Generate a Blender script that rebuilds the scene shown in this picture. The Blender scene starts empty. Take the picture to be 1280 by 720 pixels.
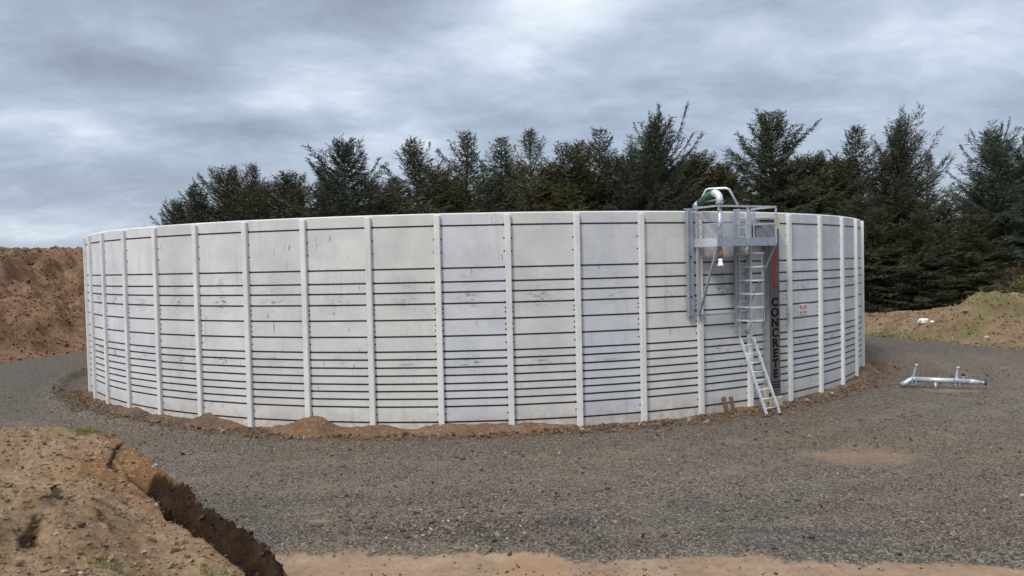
import bpy, math, random
import numpy as np
from mathutils import Matrix, Vector

random.seed(7)
rng = np.random.default_rng(11)
S = bpy.context.scene
COL = S.collection
PI = math.pi
TX, TY, RP = -1.4874, 38.7225, 17.3947          # tank centre, pilaster radius
NP = 56
DL = 2 * PI / NP
PH0 = -0.816724

# ------------------------------------------------------------------ camera
PITCH, ROLL, CAMH = 0.031951, 0.0221747, 4.6407
cam_d = bpy.data.cameras.new('camera')
cam = bpy.data.objects.new('camera', cam_d)
COL.objects.link(cam)
cam_d.sensor_width = 36.0
cam_d.lens = 969.06 / 1280 * 36.0
cam_d.clip_start = 0.1
cam_d.clip_end = 6000
_F = Vector((0, math.cos(PITCH), -math.sin(PITCH)))
_U = Vector((0, math.sin(PITCH), math.cos(PITCH)))
_R = Vector((1, 0, 0))
_right = _R * math.cos(ROLL) - _U * math.sin(ROLL)
_up = _R * math.sin(ROLL) + _U * math.cos(ROLL)
M4 = Matrix((_right, _up, -_F)).transposed().to_4x4()
M4.translation = Vector((0, 0, CAMH))
cam.matrix_world = M4
S.camera = cam

# ------------------------------------------------------------------ sky, sun, exposure
SUN_EL, SUN_AZ = math.radians(48), math.radians(215)     # azimuth clockwise from +Y: behind the camera, to the left
S.view_settings.view_transform = 'Standard'
S.view_settings.look = 'None'
S.view_settings.exposure = 0.85
S.view_settings.gamma = 1.0
S.view_settings.use_curve_mapping = False
S.cycles.max_bounces = 6
S.cycles.diffuse_bounces = 3
S.cycles.transparent_max_bounces = 8

sun_d = bpy.data.lights.new('sun', 'SUN')
sun_d.energy = 1.5
sun_d.angle = math.radians(11)
sun_d.color = (1.0, 0.965, 0.92)
sun = bpy.data.objects.new('sun', sun_d)
COL.objects.link(sun)
_sd = Vector((math.sin(SUN_AZ) * math.cos(SUN_EL), math.cos(SUN_AZ) * math.cos(SUN_EL), math.sin(SUN_EL)))
sun.rotation_euler = _sd.to_track_quat('Z', 'Y').to_euler()
sun.location = (-30, -40, 60)

CLOUD_STRENGTH = 0.1
W = bpy.data.worlds.new('World')
S.world = W
W.use_nodes = True


class NT:
    """small node-expression helper"""
    def __init__(self, tree):
        self.t = tree
        self.n = tree.nodes
        self.l = tree.links

    def node(self, typ, **kw):
        n = self.n.new(typ)
        for k, v in kw.items():
            setattr(n, k, v)
        return n

    def put(self, sock, v):
        if hasattr(v, 'is_linked') or isinstance(v, bpy.types.NodeSocket):
            self.l.new(v, sock)
        else:
            if sock.type == 'RGBA' and not hasattr(v, '__len__'):
                v = (v, v, v, 1)
            elif sock.type == 'RGBA' and len(v) == 3:
                v = (*v, 1)
            sock.default_value = v

    def m(self, op, a, b=0.0, c=0.0, clamp=False):
        n = self.node('ShaderNodeMath', operation=op)
        n.use_clamp = clamp
        self.put(n.inputs[0], a)
        self.put(n.inputs[1], b)
        self.put(n.inputs[2], c)
        return n.outputs[0]

    def add(self, a, b): return self.m('ADD', a, b)
    def sub(self, a, b): return self.m('SUBTRACT', a, b)
    def mul(self, a, b): return self.m('MULTIPLY', a, b)

    def gauss(self, x, c, s):
        d = self.m('DIVIDE', self.sub(x, c), s)
        return self.mul(d, d)

    def vm(self, op, a, b=(0, 0, 0)):
        n = self.node('ShaderNodeVectorMath', operation=op)
        self.put(n.inputs[0], a)
        self.put(n.inputs[1], b)
        return n.outputs[0]

    def sep(self, v):
        n = self.node('ShaderNodeSeparateXYZ')
        self.l.new(v, n.inputs[0])
        return n.outputs

    def comb(self, x, y, z=0.0):
        n = self.node('ShaderNodeCombineXYZ')
        self.put(n.inputs[0], x); self.put(n.inputs[1], y); self.put(n.inputs[2], z)
        return n.outputs[0]

    def noise(self, vec, scale, detail=4.0, rough=0.55, dist=0.0):
        n = self.node('ShaderNodeTexNoise')
        self.put(n.inputs['Vector'], vec)
        n.inputs['Scale'].default_value = scale
        n.inputs['Detail'].default_value = detail
        n.inputs['Roughness'].default_value = rough
        n.inputs['Distortion'].default_value = dist
        return n.outputs[0]

    def voro(self, vec, scale, feature='F1'):
        n = self.node('ShaderNodeTexVoronoi', feature=feature)
        self.put(n.inputs['Vector'], vec)
        n.inputs['Scale'].default_value = scale
        return n

    def ss(self, x, a, b, lo=0.0, hi=1.0):
        n = self.node('ShaderNodeMapRange', interpolation_type='SMOOTHSTEP')
        self.put(n.inputs[0], x)
        n.inputs[1].default_value = a; n.inputs[2].default_value = b
        n.inputs[3].default_value = lo; n.inputs[4].default_value = hi
        return n.outputs[0]

    def lin(self, x, a, b, lo=0.0, hi=1.0):
        n = self.node('ShaderNodeMapRange')
        self.put(n.inputs[0], x)
        n.inputs[1].default_value = a; n.inputs[2].default_value = b
        n.inputs[3].default_value = lo; n.inputs[4].default_value = hi
        return n.outputs[0]

    def mix(self, f, a, b, mode='MIX'):
        n = self.node('ShaderNodeMix', data_type='RGBA', blend_type=mode)
        self.put(n.inputs[0], f)
        self.put(n.inputs[6], a)
        self.put(n.inputs[7], b)
        return n.outputs[2]

    def ramp(self, f, stops):
        n = self.node('ShaderNodeValToRGB')
        e = n.color_ramp.elements
        while len(e) < len(stops):
            e.new(0.5)
        for k, (p, c) in enumerate(stops):
            e[k].position = p
            e[k].color = (*c, 1) if len(c) == 3 else c
        self.put(n.inputs[0], f)
        return n.outputs[0]

    def bump(self, h, strength, dist):
        n = self.node('ShaderNodeBump')
        n.inputs['Strength'].default_value = strength
        n.inputs['Distance'].default_value = dist
        self.put(n.inputs['Height'], h)
        return n.outputs[0]


def build_world():
    q = NT(W.node_tree)
    q.n.clear()
    out = q.node('ShaderNodeOutputWorld')
    bg = q.node('ShaderNodeBackground')
    bg.inputs['Strength'].default_value = CLOUD_STRENGTH
    q.l.new(bg.outputs[0], out.inputs[0])
    sky = q.node('ShaderNodeTexSky', sky_type='NISHITA')
    sky.sun_disc = False
    sky.sun_elevation = SUN_EL
    sky.sun_rotation = SUN_AZ
    tc = q.node('ShaderNodeTexCoord')
    d = tc.outputs['Generated']
    x, y, z = q.sep(d)
    zc = q.m('MAXIMUM', z, 0.0)
    # clouds on a flat layer: project the direction to a plane so they flatten toward the horizon
    inv = q.m('DIVIDE', 1.0, q.add(zc, 0.26))
    px, py = q.mul(x, inv), q.mul(y, inv)
    warp = q.noise(q.comb(px, py, 3.1), 0.8, 3, 0.5)
    w = q.mul(q.sub(warp, 0.5), 0.10)
    pl = q.comb(px, q.mul(py, 1.25), 0.0)
    n1 = q.noise(pl, 1.5, 5, 0.52, 0.35)
    n2 = q.noise(q.vm('ADD', pl, (7.3, 2.2, 5.0)), 4.6, 7, 0.58, 0.35)
    az = q.m('ARCTAN2', x, y)
    el = q.m('ARCSINE', z)
    aw = q.add(az, w)
    ew = q.add(el, q.mul(w, 0.75))
    blobs = [  # azimuth, elevation, spread az, spread el, amount
        (0.05, 0.30, 0.10, 0.065, 0.34), (0.13, 0.335, 0.10, 0.04, 0.22), (-0.05, 0.26, 0.09, 0.03, 0.16),
        (-0.24, 0.235, 0.11, 0.035, 0.30), (-0.29, 0.20, 0.14, 0.018, 0.12),
        (-0.17, 0.155, 0.08, 0.030, 0.34), (-0.50, 0.165, 0.12, 0.022, 0.26), (-0.53, 0.060, 0.10, 0.018, 0.24),
        (-0.42, 0.26, 0.05, 0.014, 0.14), (0.52, 0.22, 0.13, 0.05, 0.16), (0.36, 0.27, 0.22, 0.07, 0.10),
        (-0.45, 0.225, 0.12, 0.030, -0.26), (-0.30, 0.172, 0.13, 0.018, -0.22), (-0.27, 0.31, 0.16, 0.05, -0.20),
        (-0.52, 0.30, 0.10, 0.04, -0.06), (-0.50, 0.105, 0.16, 0.020, -0.10), (0.20, 0.185, 0.20, 0.035, -0.02),
        (0.42, 0.20, 0.12, 0.02, -0.06)]
    acc = 0.0
    for a0, e0, sa, se, amt in blobs:
        g = q.m('EXPONENT', q.mul(q.add(q.gauss(aw, a0, sa), q.gauss(ew, e0, se)), -1.0))
        acc = q.add(q.mul(g, amt), acc)
    n3 = q.noise(q.vm('ADD', pl, (1.3, 8.2, 2.0)), 13.0, 6, 0.6, 0.5)
    lum = q.add(q.add(q.add(q.mul(q.sub(n1, 0.5), 0.40), q.mul(q.sub(n2, 0.5), 0.64)), q.mul(q.sub(n3, 0.5), 0.20)), q.add(q.mul(acc, 1.1), 0.35))
    cloud = q.ramp(lum, [(0.0, (1.55, 1.78, 2.25)), (0.28, (2.15, 2.5, 3.15)), (0.52, (3.0, 3.42, 4.15)),
                         (0.78, (4.5, 4.9, 5.4)), (1.0, (5.8, 6.05, 6.35))])
    # the overcast is brightest overhead
    cloud = q.mix(q.ss(z, 0.36, 0.60), cloud, q.mix(0.72, cloud, (4.1, 4.2, 4.2)))
    zen = q.ss(z, 0.34, 0.95, 1.0, 2.3)
    cl = q.vm('SCALE', cloud)
    q.l.new(zen, cl.node.inputs['Scale'])
    mixed = q.mix(0.92, sky.outputs[0], cl)
    q.put(bg.inputs['Color'], mixed)


build_world()

# ------------------------------------------------------------------ helpers


class MB:
    """collects boxes, tubes, sheets into one mesh"""
    def __init__(self):
        self.v, self.f = [], []

    def raw(self, vs, fs):
        b = len(self.v)
        self.v += [tuple(p) for p in vs]
        self.f += [tuple(i + b for i in f) for f in fs]
        return self

    def box(self, x0, x1, y0, y1, z0, z1, ch=0.0):
        if ch <= 0:
            vs = [(x, y, z) for z in (z0, z1) for y in (y0, y1) for x in (x0, x1)]
            fs = [(0, 2, 3, 1), (4, 5, 7, 6), (0, 1, 5, 4), (2, 6, 7, 3), (0, 4, 6, 2), (1, 3, 7, 5)]
            return self.raw(vs, fs)
        # chamfered vertical edges and top / bottom rims
        def ring(z, i):
            a0, a1, b0, b1 = x0 + i, x1 - i, y0 + i, y1 - i
            c = ch
            return [(a0 + c, b0, z), (a1 - c, b0, z), (a1, b0 + c, z), (a1, b1 - c, z),
                    (a1 - c, b1, z), (a0 + c, b1, z), (a0, b1 - c, z), (a0, b0 + c, z)]
        vs = ring(z0, ch) + ring(z0 + ch, 0) + ring(z1 - ch, 0) + ring(z1, ch)
        fs = [tuple(reversed(range(8))), tuple(range(24, 32))]
        for k in range(3):
            for i in range(8):
                j = (i + 1) % 8
                fs.append((k * 8 + i, k * 8 + j, (k + 1) * 8 + j, (k + 1) * 8 + i))
        return self.raw(vs, fs)

    def bar(self, p, q, w, h=None, up=(0, 0, 1)):
        """rectangular bar from p to q"""
        h = w if h is None else h
        p, q = Vector(p), Vector(q)
        d = (q - p).normalized()
        u = Vector(up)
        if abs(d.dot(u)) > 0.98:
            u = Vector((1, 0, 0))
        s = d.cross(u).normalized()
        t = s.cross(d)
        vs = []
        for c in (p, q):
            for a, b in ((-1, -1), (1, -1), (1, 1), (-1, 1)):
                vs.append(c + s * (a * w / 2) + t * (b * h / 2))
        return self.raw(vs, [(3, 2, 1, 0), (4, 5, 6, 7), (0, 1, 5, 4), (1, 2, 6, 5), (2, 3, 7, 6), (3, 0, 4, 7)])

    def tube(self, pts, r, n=10, caps=True):
        pts = [Vector(p) for p in pts]
        rs = r if hasattr(r, '__len__') else [r] * len(pts)
        rings = []
        ref = None
        for i, p in enumerate(pts):
            a = pts[max(i - 1, 0)]
            b = pts[min(i + 1, len(pts) - 1)]
            d = (b - a).normalized()
            if ref is None:
                ref = Vector((0, 0, 1)) if abs(d.z) < 0.9 else Vector((1, 0, 0))
            s = d.cross(ref)
            if s.length < 1e-4:
                s = d.cross(Vector((0.3, 1, 0.2)))
            s.normalize()
            t = s.cross(d).normalized()
            ref = t
            rings.append([p + (s * math.cos(2 * PI * k / n) + t * math.sin(2 * PI * k / n)) * rs[i] for k in range(n)])
        vs = [v for rg in rings for v in rg]
        fs = []
        for i in range(len(pts) - 1):
            for k in range(n):
                j = (k + 1) % n
                fs.append((i * n + k, i * n + j, (i + 1) * n + j, (i + 1) * n + k))
        if caps:
            fs.append(tuple(reversed(range(n))))
            fs.append(tuple((len(pts) - 1) * n + k for k in range(n)))
        return self.raw(vs, fs)

    def build(self, name, mat, parent=None, smooth=False):
        me = bpy.data.meshes.new(name)
        me.from_pydata([tuple(v) for v in self.v], [], self.f)
        return link(name, me, mat, parent, smooth)


def link(name, me, mat, parent=None, smooth=False):
    import bmesh
    bm = bmesh.new(); bm.from_mesh(me)
    bmesh.ops.recalc_face_normals(bm, faces=bm.faces)
    bm.to_mesh(me); bm.free()
    if mat is not None:
        me.materials.append(mat)
    if smooth:
        me.polygons.foreach_set('use_smooth', [True] * len(me.polygons))
    o = bpy.data.objects.new(name, me)
    COL.objects.link(o)
    if parent is not None:
        o.parent = parent
    return o


def np_mesh(name, V, F, mat, smooth=True, attrs=None, parent=None):
    """V (n,3) and F (m,k) numpy arrays, straight into a mesh"""
    V = np.ascontiguousarray(V, dtype=np.float32)
    F = np.ascontiguousarray(F, dtype=np.int32)
    me = bpy.data.meshes.new(name)
    me.vertices.add(len(V))
    me.vertices.foreach_set('co', V.ravel())
    m, k = F.shape
    me.loops.add(m * k)
    me.loops.foreach_set('vertex_index', F.ravel())
    me.polygons.add(m)
    me.polygons.foreach_set('loop_start', np.arange(0, m * k, k, dtype=np.int32))
    me.polygons.foreach_set('use_smooth', np.full(m, smooth, dtype=bool))
    me.update(calc_edges=True)
    for an, av in (attrs or {}).items():
        a = me.attributes.new(an, 'FLOAT', 'POINT')
        a.data.foreach_set('value', np.ascontiguousarray(av, dtype=np.float32))
    me.materials.append(mat)
    o = bpy.data.objects.new(name, me)
    COL.objects.link(o)
    if parent is not None:
        o.parent = parent
    return o


def tag(o, label=None, cat=None, group=None, kind=None):
    if label: o['label'] = label
    if cat: o['category'] = cat
    if group: o['group'] = group
    if kind: o['kind'] = kind
    return o


def empty(name, loc=(0, 0, 0), rz=0.0):
    o = bpy.data.objects.new(name, None)
    COL.objects.link(o)
    o.location = loc
    o.rotation_euler = (0, 0, rz)
    o.empty_display_size = 0.3
    return o


def _hash(ix, iy, seed):
    n = (ix.astype(np.int64) * 374761393 + iy.astype(np.int64) * 668265263 + seed * 1442695041) & 0x7fffffff
    n = ((n ^ (n >> 13)) * 1274126177) & 0x7fffffff
    return ((n ^ (n >> 16)) & 0xffff) / 65535.0


def vnoise(x, y, seed=0):
    ix, iy = np.floor(x), np.floor(y)
    fx, fy = x - ix, y - iy
    fx = fx * fx * fx * (fx * (fx * 6 - 15) + 10)
    fy = fy * fy * fy * (fy * (fy * 6 - 15) + 10)
    a, b = _hash(ix, iy, seed), _hash(ix + 1, iy, seed)
    c, d = _hash(ix, iy + 1, seed), _hash(ix + 1, iy + 1, seed)
    return (a * (1 - fx) + b * fx) * (1 - fy) + (c * (1 - fx) + d * fx) * fy - 0.5


def fbm(x, y, scale, octs=4, gain=0.5, seed=0):
    s, a, t = 0.0, 1.0, 0.0
    for k in range(octs):
        ca, sa = math.cos(k * 1.1), math.sin(k * 1.1)
        s = s + a * vnoise((x * ca - y * sa) * scale * 2 ** k + 17.3 * k, (x * sa + y * ca) * scale * 2 ** k - 9.1 * k, seed + k)
        t += a
        a *= gain
    return s / t


def sstep(x, a, b):
    t = np.clip((x - a) / (b - a), 0, 1)
    return t * t * (3 - 2 * t)


def grid(xs, ys):
    X, Y = np.meshgrid(xs, ys)
    nx, ny = len(xs), len(ys)
    i = np.arange(ny - 1)[:, None] * nx + np.arange(nx - 1)[None, :]
    F = np.stack([i, i + 1, i + 1 + nx, i + nx], -1).reshape(-1, 4)
    return X.ravel(), Y.ravel(), F


# ------------------------------------------------------------------ materials
def material(name):
    m = bpy.data.materials.new(name)
    m.use_nodes = True
    q = NT(m.node_tree)
    b = q.n['Principled BSDF']
    return m, q, b


def simple(name, col, rough=0.6, metal=0.0, var=0.12, scale=6.0, spec=0.4, bump=0.0):
    m, q, b = material(name)
    tc = q.node('ShaderNodeTexCoord').outputs['Object']
    n = q.noise(tc, scale, 5, 0.6)
    dark = tuple(c * (1 - var) for c in col)
    lite = tuple(min(c * (1 + var), 1) for c in col)
    q.put(b.inputs['Base Color'], q.mix(q.ss(n, 0.3, 0.7), dark, lite))
    b.inputs['Roughness'].default_value = rough
    b.inputs['Metallic'].default_value = metal
    b.inputs['Specular IOR Level'].default_value = spec
    if bump:
        q.put(b.inputs['Normal'], q.bump(q.noise(tc, scale * 6, 4, 0.6), 0.5, bump))
    return m


def make_concrete(name, panel):
    m, q, b = material(name)
    tc = q.node('ShaderNodeTexCoord').outputs['Object']
    oi = q.node('ShaderNodeObjectInfo')
    rnd = oi.outputs['Random']
    off = q.comb(q.mul(rnd, 37.0), q.mul(rnd, 11.0), q.mul(rnd, 23.0))
    v = q.vm('ADD', tc, off)
    x, y, z = q.sep(tc)
    base = oi.outputs['Color']
    n = q.noise(v, 1.1, 6, 0.6, 0.3)
    col = q.mix(q.ss(n, 0.25, 0.75), q.mix(1.0, base, (0.85, 0.855, 0.87), 'MULTIPLY'),
                q.mix(1.0, base, (1.06, 1.05, 1.03), 'MULTIPLY'))
    # fine mottling and horizontal trowel marks
    fine = q.noise(q.vm('MULTIPLY', v, (6, 6, 26)), 1.0, 4, 0.65)
    col = q.mix(q.ss(fine, 0.42, 0.75, 0, 0.5), col, q.mix(1.0, col, (0.84, 0.84, 0.83), 'MULTIPLY'))
    # rain streaks running down
    st = q.noise(q.vm('MULTIPLY', v, (7.0, 7.0, 0.35)), 1.0, 4, 0.6)
    reach = q.ss(q.noise(q.vm('MULTIPLY', v, (0.9, 0.9, 0.5)), 1.0, 2), 0.42, 0.68)
    col = q.mix(q.mul(q.ss(st, 0.52, 0.74), q.mul(reach, 0.46)), col, (0.30, 0.30, 0.275))
    if panel:
        # dark scuffs where the lifting gear rubbed, two heights on each panel
        cx = q.m('EXPONENT', q.mul(q.gauss(q.add(x, q.mul(q.sub(rnd, 0.5), 0.25)), -0.02, 0.30), -1.0))
        hz = q.add(q.m('EXPONENT', q.mul(q.gauss(z, 3.66, 0.20), -1.0)), q.m('EXPONENT', q.mul(q.gauss(z, 1.92, 0.17), -1.0)))
        hz = q.add(hz, q.mul(q.m('EXPONENT', q.mul(q.gauss(z, 4.2, 0.25), -1.0)), 0.40))
        sc = q.noise(q.vm('MULTIPLY', v, (4.5, 4.5, 15.0)), 1.0, 5, 0.62, 0.6)
        hz = q.mul(hz, q.lin(q.m('FRACT', q.mul(rnd, 7.31)), 0, 1, 0.45, 1.25))
        mask = q.mul(q.ss(sc, 0.50, 0.62), q.m('MINIMUM', q.mul(cx, hz), 1.0))
        col = q.mix(q.mul(mask, 0.88), col, (0.12, 0.12, 0.115))
        smear = q.noise(q.vm('MULTIPLY', v, (2.2, 2.2, 8.0)), 1.0, 4, 0.6, 0.4)
        col = q.mix(q.mul(q.ss(smear, 0.5, 0.72), q.mul(q.m('MINIMUM', q.mul(cx, q.add(hz, 0.22)), 1.0), 0.6)), col, (0.33, 0.33, 0.32))
        # sparse dark drips and chips
        dr = q.noise(q.vm('MULTIPLY', v, (9.0, 9.0, 2.2)), 1.0, 3, 0.5, 0.2)
        col = q.mix(q.ss(dr, 0.69, 0.75, 0, 0.6), col, (0.16, 0.15, 0.13))
        # ochre clay splashed up the foot of the wall
        sp = q.mul(q.ss(z, 0.75, 0.05), q.ss(q.noise(v, 5, 4, 0.6), 0.30, 0.65))
        col = q.mix(q.mul(sp, 0.6), col, (0.36, 0.26, 0.17))
    q.put(b.inputs['Base Color'], col)
    b.inputs['Roughness'].default_value = 0.82
    b.inputs['Specular IOR Level'].default_value = 0.25
    q.put(b.inputs['Normal'], q.bump(q.noise(v, 24, 5, 0.65), 0.35, 0.006))
    return m


def make_galv(name, col, rough):
    m, q, b = material(name)
    tc = q.node('ShaderNodeTexCoord').outputs['Object']
    vo = q.voro(tc, 28.0)
    sp = q.sep(vo.outputs['Color'])[0]
    n = q.noise(tc, 3.0, 4, 0.6)
    f = q.add(q.mul(sp, 0.3), q.mul(n, 0.85))
    q.put(b.inputs['Base Color'], q.mix(q.ss(f, 0.2, 0.95), tuple(c * 0.72 for c in col), tuple(min(c * 1.15, 1) for c in col)))
    b.inputs['Metallic'].default_value = 0.45
    q.put(b.inputs['Roughness'], q.lin(sp, 0, 1, rough - 0.08, rough + 0.1))
    return m


def soil_nodes(q, pos, lo, mid, hi, scale):
    n = q.noise(pos, scale, 7, 0.62, 0.3)
    n2 = q.noise(pos, scale * 7, 5, 0.65)
    f = q.add(q.mul(n, 0.62), q.mul(n2, 0.38))
    return q.ramp(f, [(0.28, lo), (0.5, mid), (0.72, hi)]), n2


def make_ground():
    m, q, b = material('ground_gravel')
    geo = q.node('ShaderNodeNewGeometry')
    pos = geo.outputs['Position']
    x, y, z = q.sep(pos)
    flat = q.comb(x, y, 0.0)
    # stones
    va = q.voro(flat, 29.0)
    vb = q.voro(q.vm('ADD', flat, (3.3, 1.7, 0)), 64.0)
    ra = q.sep(va.outputs['Color'])[0]
    rb = q.sep(vb.outputs['Color'])[1]
    gr = q.add(q.mul(ra, 0.55), q.mul(rb, 0.45))
    grey = q.ramp(gr, [(0.14, (0.030, 0.025, 0.021)), (0.42, (0.090, 0.077, 0.065)), (0.66, (0.138, 0.119, 0.100)), (0.93, (0.34, 0.305, 0.26))])
    brown = q.ramp(gr, [(0.14, (0.040, 0.029, 0.020)), (0.45, (0.106, 0.083, 0.062)), (0.7, (0.156, 0.126, 0.096)), (0.95, (0.32, 0.265, 0.205))])
    big = q.noise(flat, 0.16, 5, 0.6, 0.6)
    med = q.noise(q.vm('MULTIPLY', flat, (0.8, 1.6, 1)), 0.55, 5, 0.62, 0.5)
    bm = q.add(q.mul(big, 0.55), q.mul(med, 0.45))
    col = q.mix(q.ss(bm, 0.40, 0.62), grey, brown)
    # wheel lanes that follow the tank round: dusty and pale, with darker coarse stone thrown up between them
    tx_, ty_ = q.sub(x, TX), q.sub(y, TY)
    rad = q.m('SQRT', q.add(q.mul(tx_, tx_), q.mul(ty_, ty_)))
    radw = q.add(rad, q.mul(q.sub(q.noise(flat, 0.22, 3, 0.5), 0.5), 2.4))
    lanes = None
    for r0_, w_, a_ in ((20.6, 0.55, 0.8), (22.6, 0.6, 0.8), (24.4, 0.5, 0.55), (26.2, 0.35, 0.6)):
        g = q.mul(q.m('EXPONENT', q.mul(q.gauss(radw, r0_, w_), -1.0)), a_)
        lanes = g if lanes is None else q.add(lanes, g)
    lanes = q.mul(lanes, q.ss(q.noise(flat, 1.1, 6, 0.7), 0.40, 0.62))
    col = q.mix(q.mul(lanes, 0.85), col, q.mix(0.5, q.mix(1.0, brown, (1.35, 1.30, 1.25), 'MULTIPLY'), (0.185, 0.156, 0.124)))
    coarse = q.mul(q.m('EXPONENT', q.mul(q.gauss(radw, 25.3, 0.35), -1.0)), q.ss(q.noise(flat, 0.6, 4, 0.6), 0.45, 0.65))
    col = q.mix(q.mul(coarse, 0.6), col, q.mix(1.0, grey, (0.62, 0.60, 0.58), 'MULTIPLY'))
    # rusty soil trodden out from the foot of the tank
    foot = q.mul(q.ss(rad, 19.4, 17.6), q.ss(q.noise(flat, 1.4, 5, 0.65), 0.42, 0.62))
    col = q.mix(q.mul(foot, 0.55), col, (0.15, 0.085, 0.046))
    # damp dark band in front of the sand, as a patch of finer dark stone
    edge = q.add(q.mul(q.noise(flat, 0.5, 5, 0.6, 0.4), 1.6), q.mul(q.noise(flat, 2.6, 7, 0.72), 0.55))
    front = q.add(q.sub(y, q.add(q.mul(x, -0.115), 12.15)), q.mul(q.sub(edge, 1.07), 0.9))     # metres beyond the sand edge
    band = q.mul(q.ss(front, 0.0, 0.5), q.ss(front, 4.2, 1.0))
    band = q.mul(band, q.ss(q.noise(q.vm('MULTIPLY', flat, (0.25, 0.8, 1)), 1.0, 3), 0.40, 0.62))
    col = q.mix(q.mul(band, 0.95), col, q.mix(1.0, grey, (0.66, 0.67, 0.70), 'MULTIPLY'))
    # the road that curves round the back is darker crushed stone
    rd = q.m('MAXIMUM', q.mul(q.ss(x, -13.0, -22.0), q.ss(y, 22.0, 27.0)), q.ss(q.add(y, q.mul(x, 0.25)), 38.0, 43.0))
    col = q.mix(q.mul(rd, 0.8), col, q.mix(1.0, grey, (0.80, 0.80, 0.82), 'MULTIPLY'))
    # sandy soil worn through in patches
    soil, sn = soil_nodes(q, flat, (0.150, 0.100, 0.066), (0.232, 0.160, 0.110), (0.30, 0.220, 0.156), 1.3)
    pw = q.mul(q.sub(q.noise(flat, 1.8, 7, 0.74), 0.5), 3.4)
    patch = None
    for (cx_, cy_, sx_, sy_, st_) in ((8.05, 17.7, 1.25, 0.85, 0.9), (-3.6, 13.95, 0.22, 0.10, 1.0), (0.9, 13.0, 0.25, 0.12, 0.5),
                                      (3.1, 15.6, 0.7, 0.3, 0.35), (5.6, 14.5, 1.3, 0.35, 0.30), (11.5, 20.5, 2.2, 0.7, 0.30),
                                      (9.5, 13.9, 1.8, 0.45, 0.35), (-1.5, 17.5, 2.0, 0.6, 0.22), (14.75, 26.15, 1.1, 0.45, 0.9)):
        g = q.m('EXPONENT', q.mul(q.add(q.add(q.gauss(x, cx_, sx_), q.gauss(y, cy_, sy_)), pw), -1.0))
        g = q.mul(g, st_)
        patch = g if patch is None else q.m('MAXIMUM', patch, g)
    col = q.mix(q.ss(patch, 0.15, 0.75, 0, 0.85), col, soil)
    sandy = q.ss(front, 0.06, -0.08)
    track = q.ss(q.noise(q.vm('MULTIPLY', flat, (0.35, 2.6, 1)), 1.0, 4, 0.6, 0.3), 0.42, 0.62)
    sandc = q.mix(q.mul(q.ss(q.noise(flat, 6.0, 6, 0.7, 0.3), 0.45, 0.65), 0.55), soil, q.mix(1.0, soil, (0.66, 0.62, 0.58), 'MULTIPLY'))
    sandc = q.mix(q.mul(track, 0.5), sandc, q.mix(1.0, soil, (1.22, 1.22, 1.20), 'MULTIPLY'))
    wet = q.m('EXPONENT', q.mul(q.add(q.add(q.gauss(x, 0.2, 0.6), q.gauss(y, 11.75, 0.42)), q.mul(pw, 0.1)), -1.0))
    sandc = q.mix(q.mul(q.ss(wet, 0.35, 0.6), 0.65), sandc, (0.255, 0.160, 0.085))
    col = q.mix(sandy, col, sandc)
    # forest floor beyond the yard
    fo = q.ss(q.add(y, q.mul(q.sub(q.noise(flat, 0.3, 4), 0.5), 5.0)), 56.5, 59.0)
    floor = q.ramp(q.noise(flat, 1.2, 6, 0.65), [(0.3, (0.018, 0.014, 0.009)), (0.55, (0.045, 0.036, 0.020)), (0.75, (0.06, 0.065, 0.025))])
    col = q.mix(fo, col, floor)
    q.put(b.inputs['Base Color'], col)
    b.inputs['Roughness'].default_value = 0.9
    b.inputs['Specular IOR Level'].default_value = 0.2
    h = q.add(q.mul(va.outputs['Distance'], -0.9), q.mul(vb.outputs['Distance'], -0.35))
    h = q.mul(h, q.sub(1.0, q.mul(sandy, 0.85)))
    h = q.add(h, q.mul(q.noise(flat, 14, 5, 0.65), 0.6))
    q.put(b.inputs['Normal'], q.bump(h, 0.9, 0.035))
    return m


def make_soil(name, lo, mid, hi, scale, grass=False, dark=None, clay=False):
    m, q, b = material(name)
    geo = q.node('ShaderNodeNewGeometry')
    pos = geo.outputs['Position']
    col, n2 = soil_nodes(q, pos, lo, mid, hi, scale)
    vo = q.voro(pos, 26.0)
    r = q.sep(vo.outputs['Color'])[0]
    if clay:
        ca = q.node('ShaderNodeAttribute', attribute_name='clay').outputs['Fac']
        col = q.mix(ca, col, q.mix(1.0, col, (0.84, 0.66, 0.54), 'MULTIPLY'))
    col = q.mix(q.ss(q.noise(pos, 4.5, 5, 0.7, 0.4), 0.56, 0.70, 0, 0.6), col, q.mix(1.0, col, (0.50, 0.44, 0.40), 'MULTIPLY'))
    col = q.mix(q.ss(r, 0.90, 0.97, 0, 0.55), col, (0.28, 0.25, 0.21))
    if dark is not None:
        at = q.node('ShaderNodeAttribute', attribute_name='topsoil').outputs['Fac']
        d2, _ = soil_nodes(q, pos, dark[0], dark[1], dark[2], scale * 2.2)
        col = q.mix(at, col, d2)
    if grass:
        at = q.node('ShaderNodeAttribute', attribute_name='turf').outputs['Fac']
        g2 = q.ramp(q.noise(pos, 9.0, 5, 0.65), [(0.3, (0.035, 0.055, 0.014)), (0.55, (0.085, 0.115, 0.03)), (0.75, (0.19, 0.20, 0.075))])
        wv = q.noise(pos, 3.0, 4, 0.6)
        col = q.mix(q.mul(at, q.ss(wv, 0.30, 0.52)), col, g2)
    q.put(b.inputs['Base Color'], col)
    b.inputs['Roughness'].default_value = 0.95
    b.inputs['Specular IOR Level'].default_value = 0.12
    h = q.add(q.mul(n2, 0.9), q.mul(q.noise(pos, 32, 4, 0.6), 0.5))
    q.put(b.inputs['Normal'], q.bump(h, 0.8, 0.05))
    return m


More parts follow.
